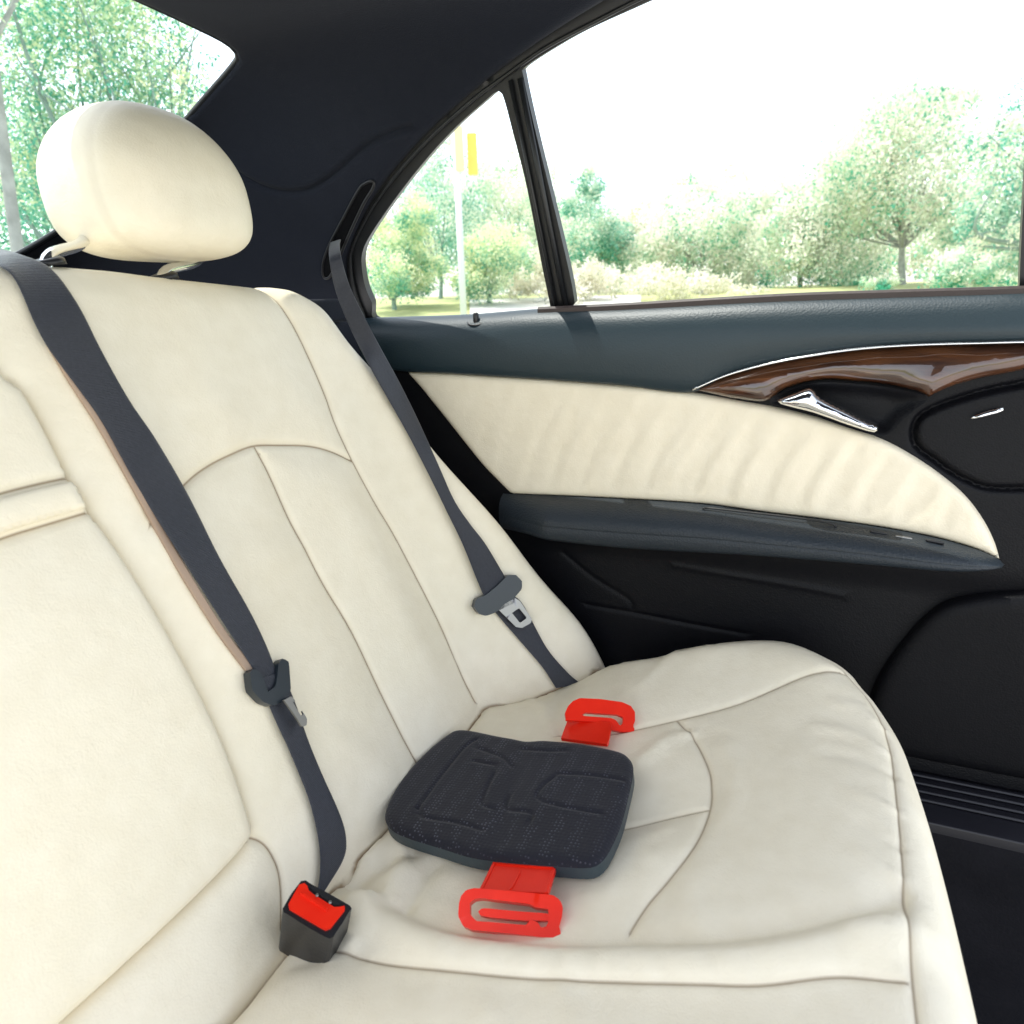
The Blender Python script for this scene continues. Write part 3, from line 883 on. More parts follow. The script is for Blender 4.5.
# shallow grip dish and switches on the armrest top
for px0 in ((878, 536), (903, 541), (934, 545)):
    c = onplane(px0, (1, 0, 0), .778)
    V, F = boxg(-.005, .005, -.009, .009, -.002, .002)
    V = [(c[0]+x, c[1]+y, c[2]+z+.0035-x*.35+y*.10) for x, y, z in V]
    o = mesh_obj('window_switch', V, F, STEEL if px0[0] == 903 else BLACK_PLASTIC, door); mm = o.modifiers.new('bevel', 'BEVEL'); mm.width = .002; mm.segments = 3
dish = [onplane(p, (1, 0, 0), .776)+[0, 0, 0] for p in ((705, 508), (745, 512), (790, 517), (825, 522), (835, 527), (800, 527), (750, 521), (712, 513))]
dish = catmull(dish, 5, True)
tube('grip_rim', np.vstack([dish, dish[:1]]), .0012, BLACK_PLASTIC, door, ns=6)

# walnut trim, bright edge line, handle and its bowl
wq = np.vstack([D(wood_top, .775, 6), D(wood_bot[:5], .775, 4), D(wood_bot[5:], .775, 5)])
Pw2, Tw2, lw2 = patch2d(wq, [], [], step=.008, rings=(.001, .003, .006, .010, .015, .021, .028))
hw, _ = relief(Pw2, lw2, [], round_r=.022, round_h=.015, pil=0, edge_pil=False)
hw = hw-.24*(Pw2[:, 1]-.862)+.0005*np.sin(Pw2[:, 0]*95+2*np.sin(Pw2[:, 1]*130))+.0004*np.sin(Pw2[:, 0]*41+Pw2[:, 1]*210)
Vw2 = np.stack([.775-hw, Pw2[:, 0], Pw2[:, 1]], 1)
wv, wf = skirt(Vw2, Tw2, Pw2, lw2, lambda i: Vw2[i]+np.array([.014, 0, 0]))
wood = mesh_obj('wood_trim', wv, wf, WOOD, door)
el = np.array([[.7775, a, b+.0008] for a, b in D(wood_top, .775, 6)])
tube('bright_edge', el, .0013, CHROME, door, ns=8)
bowl = D([(770, 402), (784, 391), (808, 384), (831, 382), (881, 386), (922, 394), (930, 398), (915, 409), (900, 422), (884, 436), (850, 428), (810, 414)], .785, 5, True)
Pb2, Tb2, lb2 = patch2d(bowl, [], [], step=.006, rings=(.002, .004, .008))
db = dist_poly(Pb2, lb2[0], True)
mesh_obj('handle_bowl', np.stack([.783+.012*sst(db/.014), Pb2[:, 0], Pb2[:, 1]], 1), Tb2, DARK_TRIM, door)
hq = D([(777, 401), (793, 394), (811, 388.5), (821, 398), (848, 411), (868, 421), (880, 425.5), (879, 430), (873, 432.5), (848, 425), (814, 413), (785, 405.5)], .765, 5, True)
Ph, Th, lh = patch2d(hq, [], [], step=.004, rings=(.0007, .0015, .003, .005))
dh2 = dist_poly(Ph, lh[0], True); tt = np.clip(1-dh2/.011, 0, 1)
Vh = np.stack([.766-.013*np.sqrt(1-tt*tt)+.0, Ph[:, 0], Ph[:, 1]], 1)
hv2, hf2 = skirt(Vh, Th, Ph, lh, lambda i: Vh[i]+np.array([.010, 0, 0]))
mesh_obj('door_handle', hv2, hf2, CHROME, door)
badge = D([(971, 419), (985, 412), (1006, 408), (1000, 413), (985, 418)], .79, 5, True)
slab('pull_tab', badge, [], ((.7925, 0, 0), (0, -1, 0), (0, 0, 1)), .004, CHROME, door, bevel=.001) if False else None
Pg, Tg, lg = patch2d(badge, [], [], step=.004, rings=(.0008, .0015))
dg = dist_poly(Pg, lg[0], True)
mesh_obj('pull_tab', np.stack([.793-.003*np.sqrt(np.clip(dg/.002, 0, 1)), Pg[:, 0], Pg[:, 1]], 1), Tg, CHROME, door)

# lock pin in its ring
c = onplane((476, 321), (1, 0, 0), .793)
pin = tube('lock_pin', [c+[0, 0, -.008], c+[0, 0, .003], c+[0, 0, .0085], c+[0, 0, .0110]], [.0036, .0038, .0042, .0028], BLACK_PLASTIC, door, ns=16)
a = np.linspace(0, 2*math.pi, 33)
tube('pin_ring', np.stack([c[0]+.009*np.cos(a)*.8, c[1]+.0115*np.sin(a), c[2]-.001+.0045*np.cos(a)], 1), .0012, BLACK_PLASTIC, door, ns=8)

# weather strip along the glass
wsx = [(539, 310), (624, 306), (780, 297), (900, 293), (1024, 289.5), (1080, 287)]
ws = np.array([onplane(p, (1, 0, 0), .803) for p in wsx])
V = []
for p in catmull(ws, 8):
    for dx, dz in ((-.005, -.006), (-.0055, .001), (-.0035, .0036), (.004, .0038), (.006, .001)): V.append(p+[dx, 0, dz])
nn = len(V)//5
mesh_obj('weather_strip', V, [(i*5+k, (i+1)*5+k, (i+1)*5+k+1, i*5+k+1) for i in range(nn-1) for k in range(4)]+[(0, 1, 2, 3, 4)], STRIP, door, smooth=False)

# window frame on the leaning glass plane
GN = np.array([1, 0, .35]); GK = .815+.95*.35
quarter = [(380, 322), (372, 303), (366, 289), (362.5, 273), (362, 254), (371, 234), (398, 195), (429, 156), (456, 127), (484, 102), (497, 91.5), (503, 96), (513, 133), (527, 188), (542, 266), (551, 310), (551, 322), (460, 322)]
main = [(575, 320), (575, 305), (569.5, 273), (554, 207), (534, 125), (523, 74), (525, 67), (554, 48), (589, 28.5), (652, 0), (720, -32), (800, -66), (920, -110), (1040, -150), (1032, 60), (1022, 227), (1019, 300), (1019, 320)]
(fo, fx, fy), mq = px_frame(main, GN, GK)
FR = (fo, fx, fy)
qq = to_frame(quarter, FR); ol = to_frame([(330, 335), (322, 290), (318, 262), (328, 235), (352, 186), (404, 120), (466, 68), (540, 18), (600, -20), (720, -85), (920, -175), (1110, -235), (1080, 100), (1060, 335)], FR)
def sm(q): return np.vstack([q[:1], catmull(q, 4)])
slab('window_frame', ol, [catmull(qq, 4, True), catmull(mq, 3, True)], FR, .012, RUBBER, door, bevel=.004, step=.006)
n_ = np.cross(fx, fy)
for nm, q in (('quarter_glass', qq), ('door_glass', mq)):
    c2 = q.mean(0); qe = c2+(q-c2)*1.02
    P3 = [fo+fx*a+fy*b-n_*.008 for a, b in catmull(qe, 3, True)]
    mesh_obj(nm, P3, [tuple(range(len(P3)))], GLASS, door, smooth=False)
    ring = np.array([fo+fx*a+fy*b+n_*.0005 for a, b in catmull(q, 6, True)])
# divider ribs between quarter glass and door glass
for pa, pb, rr in (((520, 78), (566, 308), .0035), ((510, 80), (556, 308), .0025)):
    A_, B_ = onplane(pa, GN, GK-.004), onplane(pb, GN, GK-.004)
    tube('divider_rib', [A_, (A_+B_)/2, B_], rr, RUBBER, door, ns=8)
# thin seal following the arch of the frame
sealp = np.array([onplane(p, GN, GK-.004) for p in ((365, 318), (356, 296), (351, 270), (353, 246), (377, 200), (422, 146), (470, 102), (505, 76), (545, 48), (600, 19), (650, -6), (720, -36))])
tube('window_seal', catmull(sealp, 8), .0022, RUBBER, door, ns=8)

# ------------------------------------------------------------------ seat belts
# strap over the inner bolster
belt_a = thing('seat_belt', (.28, .45, .6), 'black seat belt running over the inner bolster down to the red buckle', 'seat belt')
aL = [(0, 266), (16, 281), (35, 324), (51, 352), (78, 388), (102, 422), (129, 471), (154, 514), (184, 561), (219, 616), (250, 664), (267, 694)]
aR = [(24, 256), (52, 270), (78, 305), (102, 352), (129, 400), (156, 440), (188, 495), (219, 557), (250, 612), (268, 650), (280, 684)]
A1, A2 = on_back(aL, .006), on_back(aR, .006)
up0 = [onplane((-75, 262), (0, 1, 0), .70)+[0, 0, .0], onplane((-22, 258), (0, 1, 0), .63)]
up1 = [onplane((-70, 249), (0, 1, 0), .74), onplane((-10, 248.5), (0, 1, 0), .655)]
ribbon('webbing', np.vstack([up0, A1]), np.vstack([up1, A2]), .0022, WEB, belt_a, n=140)
lL = [(258, 678), (270, 708), (281, 733), (289, 750), (309, 800), (319, 843), (320, 872), (317, 892)]
lR = [(283, 672), (297, 708), (308, 740), (321, 772), (340, 815), (346, 839), (343, 860), (324, 892)]
ribbon('lower_webbing', on_back(lL, .007), on_back(lR, .009), .002, WEB, belt_a, n=80)


def flat_on(pxs, lift, fn=on_back):
    """best plane through the surface under some pixels"""
    P = fn(pxs, lift); c = P.mean(0); u, s_, vt = np.linalg.svd(P-c); n = vt[2]
    return n, n@c


# tongue of the inner strap: an open frame with a plate
n, k = flat_on([(248, 680), (292, 662), (270, 705), (262, 660), (285, 690)], .013)
fr_, tq = px_frame([(250, 672), (254, 668), (262, 674), (268, 692), (276, 686), (279, 662), (283, 658), (289, 662), (291, 690), (287, 698), (274, 706), (263, 702), (252, 690)], n, k)
tg = slab('tongue', tq, [], fr_, .009, BELT_PLASTIC, belt_a, bevel=.0025, step=.004)
f2, t2 = px_frame([(284, 700), (292, 696), (298, 705), (307, 718), (307, 725), (302, 727), (298, 720)], n, k+(.006 if n@(CAM-n*k) > 0 else -.006))
slab('tongue_plate', t2, [to_frame([(293, 702), (296, 701), (304, 714), (301, 716)], f2)], f2, .002, STEEL, tg, bevel=.0005, step=.003)

# outer strap hanging from the pillar
belt_b = thing('seat_belt', (.72, .4, .6), 'twisted black seat belt hanging from the pillar slot beside the door', 'seat belt')
s0 = onsurf((328, 268), gshell)


def depth(P): return (P-CAM)@DIR
def lerp_line(pxs, d0, d1, m):
    out = []
    for i, p in enumerate(pxs):
        v = ray(p); d = d0+(d1-d0)*min(1, i/(m-1)); out.append(CAM+v*(d/(v@DIR)))
    return out


bL = [(329, 255), (336, 292), (352, 332), (370, 367), (387, 397), (409, 436), (431, 479)]
bR = [(340, 250), (349, 284), (365, 318), (380, 347), (397, 378), (416, 416), (437, 462)]
e0 = on_back([(431, 479)], .016)[0]; d0, d1 = depth(s0)-.004, depth(e0)
def over(pts, pxs):
    out = []
    for P, p in zip(pts, pxs):
        try: h_ = onsurf(p, g_back_full(.010), .4, 1.1); out.append(h_ if depth(h_) < depth(P) else P)
        except ValueError: out.append(P)
    return out


top_l, top_r = ray((331, 240)), ray((342, 236))
top_l, top_r = CAM+top_l*((d0+.035)/(top_l@DIR)), CAM+top_r*((d0+.045)/(top_r@DIR))
Lb = over(lerp_line(bL, d0, d1, 7), bL); Rb = over(lerp_line(bR, d0+.012, d1+.012, 7), bR)
eL = on_back([(448, 514), (463, 545), (477, 580), (488, 606)], .013); eR = on_back([(454, 500), (470, 524), (486, 545), (508, 582)], .011)
ribbon('webbing', np.vstack([[top_l], Lb, eL]), np.vstack([[top_r], Rb, eR]), .002, WEB, belt_b, n=150)
qL = [(490, 606), (500, 618), (526, 648), (543, 668), (556, 688)]; qR = [(512, 594), (524, 606), (546, 647), (567, 672), (581, 684)]
ribbon('lower_webbing', on_back(qL, .007), on_back(qR, .007), .002, WEB, belt_b, n=60)
n, k = flat_on([(478, 608), (518, 582), (500, 625), (490, 590), (520, 600)], .018)
fr_, tq = px_frame([(474, 607), (476, 599), (486, 595), (497, 586), (508, 575), (516, 575), (522, 581), (522, 589), (515, 597), (514, 603), (500, 610), (492, 614), (486, 616), (479, 614)], n, k)
tg = slab('tongue', tq, [], fr_, .009, BELT_PLASTIC, belt_b, bevel=.003, step=.004)
f2, t2 = px_frame([(499, 610), (503, 605), (515, 598), (520, 601), (532, 619), (531, 623), (522, 628), (516, 627)], n, k)
slab('tongue_plate', t2, [to_frame([(512, 613), (519, 608), (527, 618), (520, 623)], f2)], f2, .0022, STEEL, tg, bevel=.0006, step=.003)

# ------------------------------------------------------------------ buckle
buckle = thing('belt_buckle', (.26, .32, .48), 'black seat belt buckle with red release button standing in the seat crease', 'belt buckle')
q0 = onsurf((316, 955), gcush)
nb = np.array([-.16, -.34, .92]); nb /= np.linalg.norm(nb)
q0 = onsurf((314, 945), gcush); w0 = ray((317, 909)); d_w = q0-CAM
b_, c_, e_ = nb@w0, d_w@nb, d_w@w0
tc = CAM+w0*((e_-b_*c_)/(1-b_*b_))
kk = nb@tc
body_px = [(301, 881), (311, 884), (349, 905), (350, 910), (335, 934), (327, 938), (287, 914), (283, 908)]
fr_, bq = px_frame(body_px, nb, kk)
hs_ = slab('housing', catmull(bq, 2, True), [], fr_, .060, BLACK_PLASTIC, buckle, bevel=.003, step=.004)
o_, ex_, ey_ = fr_; nz_ = np.cross(ex_, ey_)
rb = to_frame([(299, 886), (306, 884), (309, 893), (335, 909), (345, 907), (345, 911), (329, 931), (325, 931), (289, 910), (288, 906)], fr_)
slab('release_button', rb, [], (o_+nz_*.0022, ex_, ey_), .004, RED, buckle, bevel=.0012, step=.004)
rg = to_frame([(300, 896), (303, 895), (328, 911), (327, 914)], fr_)
slab('button_ridge', rg, [], (o_+nz_*.0046, ex_, ey_), .003, RED, buckle, bevel=.0008, step=.004)
sl_ = to_frame([(309, 888), (312, 886), (343, 904), (335, 907)], fr_)
slab('tongue_slot', sl_, [], (o_+nz_*.0008, ex_, ey_), .003, surface('slot_dark', (.005, .005, .006), rough=.8), buckle, bevel=.0004, step=.004)
for p in ((317, 896), (330, 903)):
    c = onplane(p, nb, kk+.0016); tube('catch_pin', [c, c+nz_*.0016], .0013, STEEL, buckle, ns=8)

# ------------------------------------------------------------------ booster seat
boost = thing('booster_seat', (.46, .25, .49), 'flat black folding booster seat with two red belt guides lying on the cushion', 'booster seat')
Pbn, Pbk = None, None
pts = np.array([onsurf(p, gcush) for p in ((400, 850), (463, 735), (625, 770), (590, 870))])
cB = pts.mean(0); u_, s_, vt = np.linalg.svd(pts-cB); nB = vt[2]*np.sign(vt[2][2]); kB = nB@cB+.023
b_px = [(384, 815), (387, 800), (402, 775), (425, 750), (446, 733), (456, 728), (470, 728), (500, 734), (528, 738), (546, 738), (580, 741), (612, 747), (626, 752), (632, 760), (632, 772), (628, 790), (620, 820), (608, 846), (598, 858), (585, 862), (550, 860), (500, 856), (470, 852), (440, 843), (410, 834), (392, 826)]
frB, bq = px_frame(b_px, nB, kB)
oB, exB, eyB = frB; nzB = np.cross(exB, eyB)
bo = catmull(bq, 4, True)
def Z(p): return (380+p[0]/3.938, 710+p[1]/3.938)
gl = [[(380, 115), (330, 150), (240, 260), (150, 385)], [(150, 385), (170, 420), (290, 440), (400, 470)], [(385, 150), (480, 185), (520, 220)], [(370, 200), (450, 215)], [(450, 250), (420, 310), (405, 370), (440, 385)],
      [(510, 330), (500, 385), (595, 405), (590, 440)], [(690, 260), (640, 300), (620, 345), (700, 375), (860, 405)], [(700, 250), (820, 255), (960, 275)], [(560, 150), (640, 160), (720, 160)], [(560, 120), (540, 250), (500, 340), (470, 520)]]
GL = [catmull(to_frame([Z(p) for p in g], frB), 5) for g in gl]
Pz, Tz, lz = patch2d(bo, [], GL[:-1], step=.005, rings=(.0008, .002, .004, .007, .012), ostep=.005, soffs=(.0015, .003, .005))
hz, _ = relief(Pz, lz, [], round_r=.010, round_h=.006, pil=0, edge_pil=False)
for i_, g in enumerate(GL):
    d_ = dist_poly(Pz, g); w_ = .0022 if i_ < len(GL)-1 else .010
    hz += (-.0012 if i_ < len(GL)-1 else -.0014)*np.exp(-(d_/w_)**2)+(.0005 if i_ < len(GL)-1 else 0)*np.exp(-((d_-.005)/.003)**2)
Vz = oB+np.outer(Pz[:, 0], exB)+np.outer(Pz[:, 1], eyB)+np.outer(hz, nzB)
mesh_obj('seat_pad', Vz, Tz, BOOST, boost)
# shell under the pad, thicker towards the front strap
shl = np.array([bo.mean(0)+(p-bo.mean(0))*.995 for p in bo])
slab('base_shell', shl, [], (oB-nzB*.0055, exB, eyB), .0115, BOOST_SIDE, boost, bevel=.002, step=.005)

def guide(strap_px, loop_px, slot_px, n, k, th, rimw, lab, rib=None):
    fr0, sq = px_frame(strap_px, nB, kB-.008)
    g = slab('belt_guide', sq, [], fr0, .0035, RED, boost, bevel=.0007, step=.006, label=lab)
    if rib is not None:
        for r_ in rib:
            fr1, rq = px_frame(r_, nB, kB-.0070); slab('strap_rail', rq, [], fr1, .002, RED, g, bevel=.0004, step=.006)
    fr2, lq_ = px_frame(loop_px, n, k)
    slab('belt_hook', lq_, [to_frame(slot_px, fr2)] if slot_px else [], fr2, th, RED, g, bevel=rimw, step=.0025, seg=3)
    return g, fr2


# near guide: strap, then an upright loop with an open slot
nN = np.array([-.55, -.22, .80]); nN /= np.linalg.norm(nN)
pN = on_cush([(510, 915)], .014)[0]
loop_n = [(459, 903), (461, 896), (466, 890), (474, 888), (500, 890), (553, 895), (560, 900), (563, 907), (562, 916), (559, 927), (561, 932), (560, 938), (540, 937), (505, 933), (472, 930), (463, 926), (458, 916)]
slot_n = [(470, 903), (474, 899), (482, 898), (530, 904), (535, 907), (548, 909), (549, 918), (547, 926), (541, 928), (538, 922), (530, 920), (526, 925), (490, 922), (476, 921), (470, 914)]
gN, frN = guide([(496, 857), (556, 861), (556, 866), (548, 893), (480, 889)], loop_n, slot_n, nN, nN@pN, .013, .0040, 'near red belt guide with its hook towards the buckle',
                rib=[[(494.5, 859), (497, 859), (482, 890), (479, 890)], [(520, 869), (522, 869), (511, 890), (509, 890)], [(553, 866), (556, 867), (547, 894), (544, 893)], [(495, 857), (556, 861), (555, 868), (493, 864)]])
oN, xN, yN = frN; zN = np.cross(xN, yN)
tongue_n = to_frame([(478, 911), (482, 907.5), (520, 911), (548, 913), (556, 916), (553, 921), (540, 920), (527, 920.5), (490, 917), (480, 915)], frN)
slab('inner_bar', tongue_n, [], (oN-zN*.002, xN, yN), .009, RED, gN, bevel=.0022, step=.003)
# far guide
nF = np.array([-.60, -.32, .73]); nF /= np.linalg.norm(nF)
pF = on_cush([(598, 724)], .016)[0]
loop_f = [(565, 713), (568, 706), (573, 701), (580, 698), (600, 699), (622, 702), (631, 706), (635, 712), (635, 721), (633, 726), (635, 730), (633, 732), (622, 732), (612, 730), (606, 726), (600, 722), (566, 720)]
slot_f = [(582, 714.5), (586, 712.5), (617, 714.5), (623, 717), (623, 723), (620, 726), (616, 720), (611, 718), (584, 716)]
gF, frF = guide([(561, 738), (568, 719), (612, 722), (608, 744)], loop_f, slot_f, nF, nF@pF, .006, .0016, 'far red belt guide lying beside the door side of the seat')

# ------------------------------------------------------------------ outside
def ground_z(x, y):
    r = np.hypot(x, y); return 1.12*sst((r-11)/17)+.35*sst((r-30)/40)


def field(name, rad, mat, th0=0, th1=2*math.pi, n=96, dz=0, **kw):
    V = []
    for r in rad:
        for t in np.linspace(th0, th1, n): V.append((r*math.cos(t), r*math.sin(t), float(ground_z(r*math.cos(t), r*math.sin(t)))+dz))
    return mesh_obj(name, V, [(i*n+k, i*n+k+1, (i+1)*n+k+1, (i+1)*n+k) for i in range(len(rad)-1) for k in range(n-1)], mat, **kw)


GRASS = surface('sunlit_grass', (.42, .44, .20), rough=.9, bump=1, bscale=6, var=.2, vscale=.8)
ROAD = surface('pale_concrete', (.62, .60, .57), rough=.85, bump=.4, bscale=12, var=.06, vscale=1.5)
field('ground', np.r_[.05, 2, 4, 6, 8, 10, 12, 14, 17, 20, 23, 26, 29, 32, 36, 42, 50, 65, 90, 150, 300, 600, 1500], GRASS, kind='structure')
field('parking_lane', np.r_[.06, 2, 4, 6, 8, 9.5], ROAD, dz=.004, kind='structure')
a_of = lambda p: math.atan2(ray(p)[1], ray(p)[0])
field('footpath', np.linspace(18.5, 24.5, 10), ROAD, a_of((640, 300)), a_of((468, 300)), 60, .012, kind='structure')


def at(p, dist):
    v = ray(p); h = math.hypot(v[0], v[1]); q = CAM+v*(dist/h); return q


def crown_geo(lobes, nleaf, size, thin=.55, tone_shift=0):
    vol = np.array([l[3]*l[4]*l[5] for l in lobes])**.75; cnt = (vol/vol.sum()*nleaf).astype(int)
    C, Tn = [], []
    for (x, y, z, a, b, c), n in zip(lobes, cnt):
        # leaves gather in clumps
        k = max(3, n//46); d = rng.normal(size=(k, 3)); d /= np.linalg.norm(d, axis=1)[:, None]
        rr = rng.uniform(thin, 1.05, k)**.7
        cc = d*rr[:, None]*[a, b, c]+[x, y, z]
        idx = rng.integers(0, k, n); sp = .17*(a*b*c)**(1/3)
        p = cc[idx]+rng.normal(size=(n, 3))*sp
        ct = rng.normal(.0, .34, k)
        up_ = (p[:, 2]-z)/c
        Tn.append(.40+.27*up_+ct[idx]+rng.normal(0, .07, n)+tone_shift); C.append(p)  # light from above put into the tone: upper leaves paler, clumps random
    C = np.vstack(C); Tn = np.concatenate(Tn); N = len(C)
    e1 = rng.normal(size=(N, 3)); e1 /= np.linalg.norm(e1, axis=1)[:, None]
    e2 = np.cross(e1, rng.normal(size=(N, 3))); e2 /= np.linalg.norm(e2, axis=1)[:, None]
    s = size*rng.uniform(.6, 1.3, N)[:, None]
    V = np.stack([C-e1*s, C+e2*s*.5, C+e1*s, C-e2*s*.5], 1).reshape(-1, 3)
    F = np.arange(N*4).reshape(-1, 4)
    return V, F, np.clip(np.repeat(Tn, 4), 0, 1)


def quick_mesh(name, V, F, mat, parent, tone):
    me = bpy.data.meshes.new(name); n = len(F)
    me.vertices.add(len(V)); me.vertices.foreach_set('co', V.astype(np.float32).ravel())
    me.loops.add(n*4); me.loops.foreach_set('vertex_index', F.astype(np.int32).ravel())
    me.polygons.add(n); me.polygons.foreach_set('loop_start', np.arange(0, n*4, 4, dtype=np.int32))
    me.update(calc_edges=True)
    a_ = me.attributes.new('tone', 'FLOAT', 'POINT'); a_.data.foreach_set('value', tone.astype(np.float32))
    me.materials.append(mat)
    return link(bpy.data.objects.new(name, me), parent)


def tree(name, label, cat, base, lobes, nleaf, size, leaf, bark, trunk_r, limbs, group=None, thin=.55, tone=0, split=.45):
    """base point, crown lobes (relative), limbs grown from the trunk into each lobe"""
    base = np.asarray(base, float)
    root = thing(name, base, label, cat, group)
    L = [(base[0]+l[0], base[1]+l[1], base[2]+l[2], *l[3:]) for l in lobes]
    cen = np.mean([l[:3] for l in L], 0)
    fork = base+(np.array([cen[0], cen[1], cen[2]])-base)*split
    parts = [tube_geo(catmull([base-[0, 0, .3], base+(fork-base)*.5+rng.normal(size=3)*trunk_r*.6, fork], 6), np.linspace(trunk_r*1.15, trunk_r*.75, 13), 10)]
    for k in range(limbs):
        l = L[k % len(L)]; e = np.array(l[:3])+rng.normal(size=3)*np.array(l[3:])*.55
        m = (fork+e)/2+rng.normal(size=3)*.12*np.linalg.norm(e-fork)
        st_ = fork-(fork-base)*rng.uniform(0, .25)
        parts.append(tube_geo(catmull([st_, m, e], 6), np.linspace(trunk_r*.45, trunk_r*.06, 13), 6))
    V, F = join_geo(parts)
    mesh_obj('trunk', V, F, bark, root)
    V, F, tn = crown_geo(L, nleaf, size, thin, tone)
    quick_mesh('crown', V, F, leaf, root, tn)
    return root


def px_lobes(base, dist, blobs):
    """crown lobes given as (x, y, half-width, half-height) seen at a distance"""
    out = []
    for bx, by, rw_, rh in blobs:
        d = dist+rng.uniform(-.06, .06)*dist; c = at((bx, by), d); s = np.linalg.norm(c-CAM)/FOC
        out.append((*(c-base), rw_*s, rw_*s*.9, rh*s))
    return out


def gbase(p, dist):
    q = at(p, dist); q[2] = float(ground_z(q[0], q[1])); return q


# trees beyond the side windows
b = gbase((903, 292), 26)
tree('broadleaf_tree', 'tall pale tree with a slim bare trunk seen through the right of the door window', 'tree', b,
     px_lobes(b, 26, [(870, 150, 50, 34), (895, 165, 62, 45), (850, 190, 40, 45), (935, 180, 40, 40), (905, 125, 45, 30), (935, 95, 36, 24), (960, 88, 22, 18), (890, 105, 25, 18), (830, 215, 25, 30), (890, 215, 45, 22), (955, 215, 28, 22)]),
     36000, .064, LEAF_PALE, BARK, .10, 22, thin=.35, tone=.40, split=.38)
b = gbase((1075, 292), 20)
tree('broadleaf_tree', 'dark leaved tree at the far right edge of the door window', 'tree', b,
     px_lobes(b, 20, [(1015, 160, 34, 30), (1035, 210, 46, 38), (995, 140, 24, 18), (1000, 195, 30, 22), (985, 225, 28, 18), (1060, 130, 50, 40), (1090, 200, 60, 60), (1020, 120, 26, 16)]),
     20000, .05, LEAF_TEAL, BARK_DARK, .16, 16, thin=.3, tone=.20)
b = gbase((598, 292), 30)
tree('slim_tree', 'small teal tree with a narrow top just right of the window divider', 'tree', b,
     px_lobes(b, 30, [(588, 182, 18, 16), (580, 205, 20, 16), (598, 232, 32, 22), (620, 252, 22, 16), (580, 240, 18, 18), (612, 238, 22, 16)]),
     13000, .066, LEAF_TEAL, BARK_DARK, .08, 10, thin=.3, tone=.16)
b = gbase((700, 290), 30)
tree('round_tree', 'broad pale green tree in the middle of the door window', 'tree', b,
     px_lobes(b, 30, [(660, 260, 40, 24), (740, 270, 40, 20), (690, 250, 44, 24), (720, 215, 36, 24), (675, 225, 30, 26), (740, 245, 38, 26), (710, 190, 26, 14), (655, 245, 22, 18), (745, 205, 22, 22)]),
     26000, .068, LEAF_PALE, BARK, .09, 12, thin=.3, tone=.30)
b = gbase((800, 290), 28)
tree('round_tree', 'bushy green tree left of the tall pale tree', 'tree', b,
     px_lobes(b, 28, [(820, 210, 36, 34), (840, 265, 40, 22), (790, 250, 34, 26), (800, 215, 26, 28), (775, 195, 24, 22), (825, 250, 26, 26), (760, 270, 30, 16), (815, 190, 20, 20), (780, 225, 22, 20)]),
     26000, .064, LEAF_PALE, BARK, .08, 12, thin=.3, tone=.26)
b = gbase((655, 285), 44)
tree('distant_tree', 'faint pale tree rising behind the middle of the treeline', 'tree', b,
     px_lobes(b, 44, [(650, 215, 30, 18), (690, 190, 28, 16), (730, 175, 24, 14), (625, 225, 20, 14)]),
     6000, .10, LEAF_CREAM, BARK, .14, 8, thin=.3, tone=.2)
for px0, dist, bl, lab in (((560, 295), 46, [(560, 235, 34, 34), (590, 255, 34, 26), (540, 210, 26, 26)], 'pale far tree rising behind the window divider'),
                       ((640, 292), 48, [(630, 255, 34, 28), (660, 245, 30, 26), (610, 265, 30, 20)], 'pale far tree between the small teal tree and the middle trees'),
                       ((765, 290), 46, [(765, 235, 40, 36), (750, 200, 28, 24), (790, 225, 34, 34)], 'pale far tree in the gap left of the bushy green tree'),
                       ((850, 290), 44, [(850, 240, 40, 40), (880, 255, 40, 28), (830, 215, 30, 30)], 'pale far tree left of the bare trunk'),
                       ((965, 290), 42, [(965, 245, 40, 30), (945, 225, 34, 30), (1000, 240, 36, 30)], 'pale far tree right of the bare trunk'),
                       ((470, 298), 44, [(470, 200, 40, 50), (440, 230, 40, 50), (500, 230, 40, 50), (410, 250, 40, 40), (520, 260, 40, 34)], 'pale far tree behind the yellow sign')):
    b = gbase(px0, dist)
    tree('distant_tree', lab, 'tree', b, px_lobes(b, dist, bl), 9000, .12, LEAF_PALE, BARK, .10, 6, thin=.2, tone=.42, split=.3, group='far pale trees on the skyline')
for px0, dist, bl, lab, nl in (((585, 300), 24, [(580, 280, 28, 18), (605, 278, 28, 18), (640, 282, 30, 16)], 'pale cream shrubs low beside the window divider', 4500),
                               ((700, 300), 24, [(670, 284, 30, 16), (710, 288, 30, 14), (745, 294, 24, 10)], 'pale cream shrubs low under the middle trees', 4500),
                               ((950, 300), 22, [(940, 275, 24, 16), (965, 268, 26, 14), (985, 280, 24, 14), (880, 285, 20, 10), (1005, 265, 20, 16)], 'yellowish shrubs at the foot of the tall pale tree', 4500)):
    b = gbase(px0, dist)
    tree('low_shrub', lab, 'shrub', b, px_lobes(b, dist, bl), nl, .055, LEAF_CREAM if dist > 22 else LEAF_PALE, BARK, .03, 6, thin=.2, tone=.05 if dist > 22 else .1, split=.2, group='low shrubs along the grass bank')
